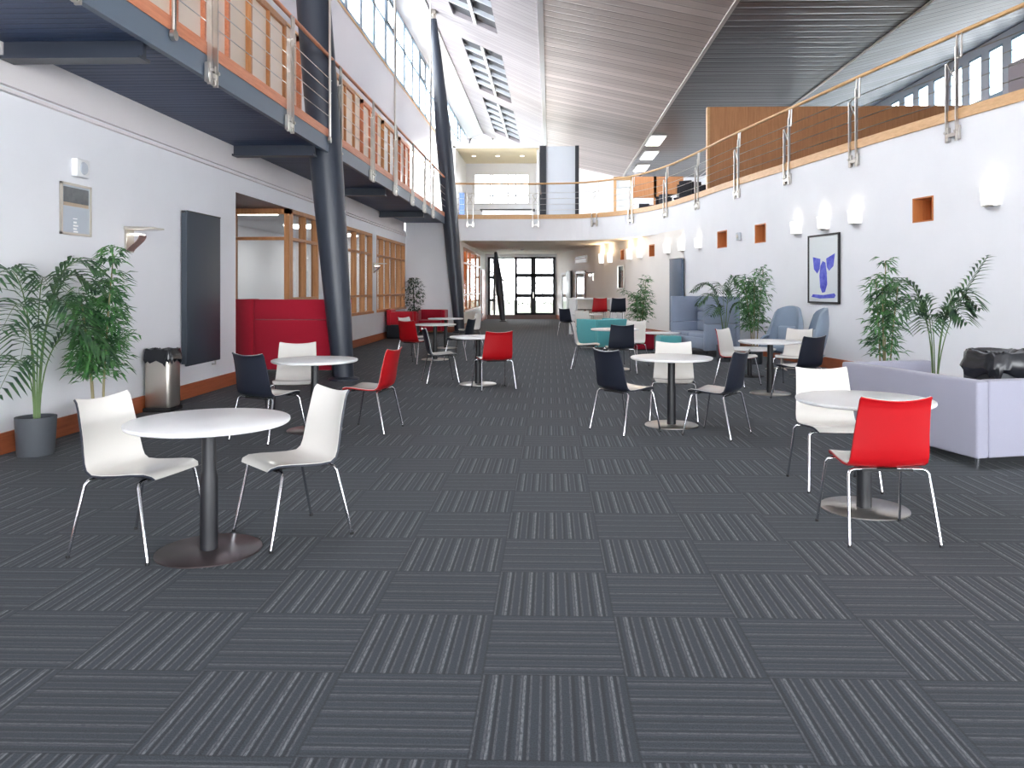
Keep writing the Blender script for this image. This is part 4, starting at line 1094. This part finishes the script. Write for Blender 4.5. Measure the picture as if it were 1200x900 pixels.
def paint(nm, a, b):
    t = NT(nm); nz = t.noise(t.coord(), 7, 5, .7); f_ = t.n('ShaderNodeMapRange', {0: nz, 1: .35, 2: .7}).outputs[0]; return t.bsdf(Base_Color=t.mix(f_, a, b), Roughness=.5)
bl = paint('blue_wash', lin(56, 62, 196), lin(120, 130, 226))
blob([(-.02, .1), (.06, .08), (.1, -.06), (.11, -.2), (.05, -.3), (-.03, -.31), (-.09, -.24), (-.11, -.08), (-.08, .04)], bl, 'painted_plume')
blob([(-.08, .13), (-.3, .16), (-.27, 0), (-.17, -.06), (-.1, .0)], bl, 'painted_wing'); blob([(.08, .13), (.32, .19), (.28, .03), (.16, -.03), (.1, .02)], bl, 'painted_wing')
blob([(-.34, -.365), (-.3, -.33), (.0, -.34), (.3, -.315), (.34, -.34), (.3, -.375), (-.1, -.385)], bl, 'painted_ground')
o, w_, h = wframe(863, 872, 272, 282, 'alarm_sounder', 'small grey wall alarm box between two timber niches on the right wall', 'alarm')
q = MB(); q.box((0, -.03, 0), (.16, .07, .18), 0, .012, 2); q.build('housing', M['grey_panel'], o, 40)
q = MB(); q.lathe([(0, 0), (.05, 0), (.045, .012), (0, .014)], 20, M=Matrix.Translation((0, -.065, 0)) @ Matrix.Rotation(PI/2, 4, 'X')); q.build('speaker_disc', M['satin'], o, 40)
o, w_, h = wframe(724.5, 732.5, 310.5, 339, 'wall_mirror', 'narrow silver framed mirror on the far right wall below the smallest niche', 'mirror')
fr_(o, w_, h, .05, .04, M['silver']); q = MB(); q.box((0, -.012, 0), (w_-.06, .01, h-.06)); q.build('glass', plain('mirror_glass', lin(200, 208, 206), .06, 1.0), o, 0)
def rrad(label, px0, px1, py0, m, zb=.25):
    (pa, _), (pb, _) = hit(px0, RWALL), hit(px1, RWALL); mm = ((pa[0]+pb[0])/2, (pa[1]+pb[1])/2); p, t, n, s = wall_frame((px0+px1)/2)
    radiator(label, (mm[0]+n[0]*.03, mm[1]+n[1]*.03, zb), math.atan2(t[1], t[0]), math.dist(pa, pb), ZD(py0, depth(*mm))-zb, m)
rrad('tall blue grey flat radiator on the right wall behind the grey booth sofa', 789, 803, 303, M['rad2'])
rrad('tall black flat radiator on the right wall beside the far glass doors', 666.5, 671.5, 317.5, M['black'])
o, w_, h = wframe(675, 688.5, 300, 308, 'air_vent', 'dark slatted air vent high on the far right wall', 'vent')
q = MB(); q.box((0, -.01, 0), (w_, .02, h)); q.build('backing', M['white_paint'], o, 0)
for k in range(4):
    q = MB(); q.box((0, -.03, -h/2+h*(k+.5)/4), (w_-.1, .03, h*.14)); q.build('slat', M['dark_brown'] if k > 1 else M['white_paint'], o, 0)
for i, (a, b, ptop, col) in enumerate([(659.5, 665.5, 321, 'white_paint'), (676, 687, 320, 'dark_brown')]):
    (pa, _), (pb, _) = hit(a, RWALL), hit(b, RWALL); p, t, n, s = wall_frame((a+b)/2); w_ = math.dist(pa, pb)
    r = snode('door_%d' % (3+i), ((pa[0]+pb[0])/2+n[0]*.01, (pa[1]+pb[1])/2+n[1]*.01, 0)); r.rotation_euler.z = math.atan2(t[1], t[0]); h = 2.2
    q = MB()
    for cx_, cz, aa, bb in ((0, h-.05, w_, .1), (0, .12, w_, .24), (-w_/2+.06, h/2, .12, h), (w_/2-.06, h/2, .12, h)): q.box((cx_, -.03, cz), (aa, .06, bb))
    q.build('frame', M[col], r, 0); q = MB(); q.box((0, -.02, h/2), (w_-.2, .01, h-.3)); q.build('pane', plain('door_glass_%d' % i, lin(206, 216, 214), .08), r, 0)
    q = MB(); q.tube([(w_/2-.16, -.1, .95), (w_/2-.16, -.1, 1.25)], .015, 8); q.build('door_handle', M['satin'], r, 40)
p, t, n, s = wall_frame(696); o = thing('wall_uplighter', 'small bronze wall uplighter on the far warm tinted wall beside the glass door', 'wall lamp', (p[0], p[1], 1.95), math.atan2(t[1], t[0]))
q = MB(); q.box((0, -.02, 0), (.14, .04, .34)); q.build('back_plate', M['silver'], o, 0)
q = MB(); q.box((0, -.2, .15), (.2, .36, .03)); q.build('reflector', M['bronze'], o, 0)
q = MB(); q.lathe([(0, -.05), (.05, -.04), (.06, .04), (0, .05)], 14, (0, -.16, .05)); q.build('lamp_bowl', M['lampglow'], o, 40)
x, y = W(656, 37.0); o = thing('exit_sign', 'small pictogram sign hanging beside the far doors', 'sign', (x, YD-.03, 2.15))
q = MB(); q.box((0, 0, 0), (.26, .03, .5)); q.build('panel', M['white_paint'], o, 0)
q = MB(); q.lathe([(0, -.04), (.04, -.02), (.04, .02), (0, .04)], 12, (.02, -.02, .16)); q.box((.01, -.02, .0), (.09, .012, .2), 0); q.box((-.03, -.02, -.14), (.04, .012, .14)); q.box((.06, -.02, -.14), (.04, .012, .14)); q.build('figure', plain('sign_green', lin(96, 150, 140), .5), o, 40)
# socket near the crimson sofa
o = thing('smoke_detector', 'small white smoke detector on the passage ceiling before the far doors', 'detector', (-1.2, 33.0, ZF-.04)); q = MB(); q.lathe([(0, -.03), (.05, -.028), (.06, 0), (.06, .035), (0, .035)], 20); q.build('housing', M['plaster'], o, 40)

# ================================================================ UPPER GALLERY
# timber partition and taupe wall
x0 = W(830, 23.0)[0]; w = MB(); w.bx(x0, 13.9, 22.95, 23.08, ZB-.01, ZD(127, 23.0)); struct(w.build('wall_gallery_timber', M['wood_panel'], smooth=0))
w = MB(); w.bx(x0-.07, x0, 22.93, 23.1, ZB-.01, ZD(127, 23.0)); struct(w.build('trim_timber_end', M['wood_orh'], smooth=0))
w = MB(); w.bx(9.7, 9.84, 4, 16.9, ZB-.01, 6.22); struct(w.build('wall_gallery_taupe', M['grey_wall'], smooth=0))
# lift shaft and glazed meeting room beyond the bridge
def ux(px, d): return W(px, d)[0]
w = MB(); w.bx(ux(632.5, 32), ux(640, 32), 32, 32.4, ZB, 7.3); struct(w.build('wall_lift_left', M['black_frame'], smooth=0))
w = MB(); w.bx(ux(640, 32), ux(674, 32), 32.05, 34, ZB, 7.28); struct(w.build('wall_lift', M['grey_panel'], smooth=0))
w = MB(); w.bx(ux(674, 32), ux(678.5, 32), 32, 34, ZB, 7.3); struct(w.build('wall_lift_right', M['black_frame'], smooth=0))
xa, xb = ux(530, 32), ux(631.5, 32)
w = MB(); w.bx(xa, xb, 32, 32.12, 7.22, 7.4); w.bx(xa, xa+.12, 32, 36, ZB, 7.3); w.bx(xb-.1, xb, 32.4, 36, ZB, 7.3); struct(w.build('wall_meeting_room', M['white_paint'], smooth=0))
w = MB(); w.bx(xa, xb, 32.12, 36, 7.22, 7.34); struct(w.build('ceiling_meeting_room', painted('soffit_cream', lin(236, 222, 186), .5), smooth=0))
w = sheet([(xa, 36), (xb, 36)], ZB, 7.3, [(.5, 3.0, 5.4, 6.7)], -.1); struct(w.build('wall_meeting_back', M['wall_r'], smooth=0))
r = snode('window_71', (0, 0, 0)); q = MB(); q.bx(xa+.5, xa+3.0, 36.02, 36.03, 5.4, 6.7); q.build('pane', M['glass'], r, 0)
q = MB()
for k in (0, .3, .62, 1): q.bx(xa+.5+2.5*k-.03, xa+.5+2.5*k+.03, 35.98, 36.08, 5.4, 6.7)
q.build('frame', M['white_paint'], r, 0)
for i, px in enumerate((555, 583, 612)):
    q = MB(); q.lathe([(0, -.012), (.09, -.012), (.1, 0), (0, 0)], 20); o = tag(q.build('downlight', M['lampglow'], loc=(ux(px, 34), 34, 7.222)), 'small lit downlight in the glazed room soffit above the bridge', 'ceiling light', 'downlights above the bridge')
# reception desk with low windows behind the bridge rail
o = thing('reception_desk', 'long white desk with dark top behind the bridge balustrade', 'desk', (ux(595, 33.2), 33.2, ZB)); 
q = MB(); q.box((0, 0, .86), (2.3, .7, .04), 0, .005, 1); q.build('worktop', M['black'], o, 0)
q = MB(); q.box((0, -.28, .74), (2.1, .03, .18)); q.build('front_panel', M['lam'], o, 0)
for k in range(4):
    q = MB(); q.box((-1.0+k*.667, 0, .42), (.06, .6, .84)); q.build('leg', M['lam'], o, 0)
q = MB(); q.box((0, .25, .36), (2.0, .03, .5)); q.build('modesty_panel', M['rad2'], o, 0)
o = thing('banner', 'blue upright banner left of the white desk on the bridge', 'banner', (ux(541, 31), 31, ZB)); q = MB(); q.box((0, 0, .74), (.2, .02, 1.2)); q.build('print', plain('banner_blue', lin(84, 110, 176), .5), o, 0)
q = MB(); q.box((0, 0, .04), (.24, .2, .08), 0, .01, 1); q.tube([(0, .03, .06), (0, .03, 1.36)], .01, 6); q.build('stand', M['satin'], o, 40)
# timber framed glass door far back
xa, xb = ux(719, 41), ux(741, 41); xc_ = ux(800, 41)
r = snode('door_5'); q = MB()
for a, b, z0, z1 in ((xa, xa+.14, ZB, 7.3), (xb-.1, xb, ZB, 7.3), (xa, xb, 7.12, 7.3), (xa, xb, ZB, 4.3), (xa, xb, 5.3, 5.4)): q.bx(a, b, 41, 41.1, z0, z1)
q.build('frame', M['wood_orh'], r, 0); q = MB(); q.bx(xa+.1, xb-.08, 41.04, 41.05, ZB, 7.2); q.build('pane', M['glass_g'], r, 0)
w = MB(); w.bx(xb, xc_, 41, 41.15, 6.2, 7.3); w.bx(xb+1.1, xb+1.25, 41, 41.15, ZB, 7.3); struct(w.build('wall_gallery_lintel', M['wood_panel'], smooth=0))
# ceiling lights
for i, (px, py) in enumerate([(768, 163.5), (760.5, 181), (751.5, 196), (743, 209)]):
    d = F*(8.18-H)/(CY-py); x, y = W(px, d)
    o = thing('ceiling_light', 'x', 'ceiling light', (x, y, 8.17), 0, 'row of lit ceiling panels by the roof seam'); o['label'] = ['nearest lit rectangular ceiling panel of the row by the roof seam', 'second lit ceiling panel from the front of the row by the roof seam', 'third lit ceiling panel of the row, just above the curved handrail', 'farthest lit ceiling panel of the row, behind the handrail post'][i]
    q = MB(); q.box((0, 0, -.03), (.72, 2.3, .06)); q.build('housing', M['white_paint'], o, 0)
    q = MB(); q.box((0, 0, -.066), (.62, 2.2, .014)); q.build('diffuser', M['panelglow'], o, 0)
# desks and office chairs on the gallery
def desk(label, px, d, rz):
    x, y = W(px, d); o = thing('office_desk', label, 'desk', (x, y, ZB), rz, 'office desks on the gallery')
    q = MB(); q.box((0, 0, .73), (1.5, .75, .03), 0, .004, 1); q.build('desktop', M['lam'], o, 0)
    for s in (-1, 1):
        q = MB(); q.box((s*.68, 0, .358), (.05, .6, .715)); q.build('leg', M['lam'], o, 0)
    q = MB(); q.box((0, -.34, .9), (1.4, .03, .34)); q.build('privacy_screen', M['dark_fab'], o, 0)
    m = thing('computer_monitor', label.replace('white desk with dark screen', 'black monitor on the desk'), 'monitor', (x, y, ZB+.75), rz, 'monitors on the gallery desks')
    q = MB(); q.box((0, .1, .32), (.52, .03, .32), 0, .006, 1); q.build('screen', M['black'], m, 0)
    q = MB(); q.box((0, .1, .006), (.22, .16, .012)); q.box((0, .12, .1), (.04, .02, .2)); q.build('stand', M['satin'], m, 0)
desk('white desk with dark screen on the gallery nearest the timber partition', 814, 27, .1)
desk('white desk with dark screen on the gallery behind the middle railing post', 786, 30.5, .15)
desk('white desk with dark screen farthest back on the gallery by the glass door', 765, 34.5, .1)
def office_chair(label, px, d, rz):
    x, y = W(px, d); o = thing('office_chair', label, 'chair', (x, y, ZB), rz, 'dark office chairs on the gallery')
    q = MB(); q.box((0, 0, .47), (.48, .46, .08), 0, .03, 3); q.build('seat', M['dark_fab'], o, 40)
    q = MB(); q.box((0, -.24, .82), (.44, .07, .55), 0, .03, 3); q.build('backrest', M['dark_fab'], o, 40)
    q = MB(); q.lathe([(0, .06), (.025, .06), (.025, .43), (0, .43)], 12)
    for k in range(5): q.tube([(0, 0, .07), (.28*math.cos(k*1.2566), .28*math.sin(k*1.2566), .03)], [.022, .014], 6)
    q.build('star_base', M['black'], o, 40)
office_chair('dark office chair on the gallery right of the leaning handrail post', 800, 25.6, 2.6)
office_chair('dark office chair on the gallery in front of the middle desk', 772, 29.3, 2.2)
office_chair('dark office chair on the gallery before the farthest desk', 754, 32.6, 2.9)

# ================================================================ OUTSIDE
w = MB(); w.bx(-40, 40, YD+.3, 110, -.4, -.15); struct(w.build('ground_lawn', painted('grass', lin(50, 60, 34), .9, .3, 3), smooth=0))
w = MB(); w.bx(-8, 6, YD+.1, YD+6, -.15, -.05); struct(w.build('ground_terrace', painted('paving', lin(214, 214, 212), .9, .1, 4), smooth=0))  # terrace paving whitened to bounce daylight up onto the passage soffit
def tree(label, x, y, h, seed):
    rnd = random.Random(seed); o = thing('bare_tree', label, 'tree', (x, y, -.16), 0, 'bare winter trees outside the far doors'); q = MB()
    q.tube([(0, 0, 0), (.1, 0, h*.3), (0, .1, h*.6), (.05, 0, h)], [.16, .12, .08, .02], 8); q.build('trunk', M['bark'], o, 40); q = MB()
    for k in range(46):
        z = h*rnd.uniform(.2, .95); a = rnd.uniform(0, 2*PI); l = h*.34*(1.1-z/h); p = Vector((.05, 0, z)); e = p + Vector((math.cos(a)*l, math.sin(a)*l, l*.7)); q.tube([p, (p+e)/2+Vector((0, 0, -.05)), e], [.03, .02, .006], 5)
        for j in range(5):
            b = p.lerp(e, rnd.uniform(.3, 1)); a2 = a+rnd.uniform(-1.2, 1.2); q.tube([b, b + Vector((math.cos(a2)*l*.3, math.sin(a2)*l*.3, l*.25))], [.012, .004], 4)
    q.build('branches', M['twig'], o, 40)
tree('bare pale tree seen through the narrow pane left of the far doors', -4.2, 58, 7, 1)
tree('bare pale tree seen through the upper left pane of the far doors', -1.6, 66, 8, 2)
tree('bare pale tree farther right beyond the far doors', 1.5, 72, 8, 3)
w = MB(); rows = []
rnd = random.Random(2)
q = MB()
for k in range(900):
    x = rnd.uniform(-9, 6); leaf(q, Vector((x, 75+rnd.uniform(-1, 1), rnd.uniform(-.1, 2.4))), Vector((rnd.uniform(-1, 1), rnd.uniform(-1, 1), rnd.uniform(-.2, 1))), rnd.uniform(.3, .6), .2, .2)
hg = q.build('hedge', M['twig'], smooth=0, fix=False); tag(hg, 'pale leafless hedge across the lawn outside the far doors', 'hedge')

# ================================================================ LIGHT AND CAMERA
wd = bpy.data.worlds.new('sky'); C.world = wd; wd.use_nodes = True; nt = wd.node_tree; nt.nodes.clear()
bg = nt.nodes.new('ShaderNodeBackground'); bg.inputs[0].default_value = (.93, .965, 1, 1); bg.inputs[1].default_value = 7.4
ow = nt.nodes.new('ShaderNodeOutputWorld'); nt.links.new(bg.outputs[0], ow.inputs[0])
def area(name, loc, rot, sx, sy, e, col=(1, 1, 1)):
    l = bpy.data.lights.new(name, 'AREA'); l.shape = 'RECTANGLE'; l.size = sx; l.size_y = sy; l.energy = e; l.color = col
    o = bpy.data.objects.new(name, l); COL.objects.link(o); o.location = loc; o.rotation_euler = rot; return o
EXPO = 1.02
cam = bpy.data.cameras.new('camera'); co = bpy.data.objects.new('camera', cam); COL.objects.link(co)
co.location = (0, 0, H); co.rotation_euler = (PI/2, 0, YAW); cam.sensor_width = 36; cam.lens = F/1200*36
cam.shift_x = -(CX-600)/1200; cam.shift_y = -(450-CY)/1200; cam.clip_end = 300; cam.clip_start = .05
C.camera = co
vs = C.view_settings; vs.view_transform = 'Standard'; vs.look = 'None'; vs.exposure = EXPO; vs.gamma = 1; vs.use_curve_mapping = False
C.render.film_transparent = False
cy_ = C.cycles; cy_.use_denoising = True; cy_.max_bounces = 8; cy_.diffuse_bounces = 5; cy_.glossy_bounces = 3; cy_.transparent_max_bounces = 10
cy_.sample_clamp_indirect = 6; cy_.caustics_reflective = False; cy_.caustics_refractive = False
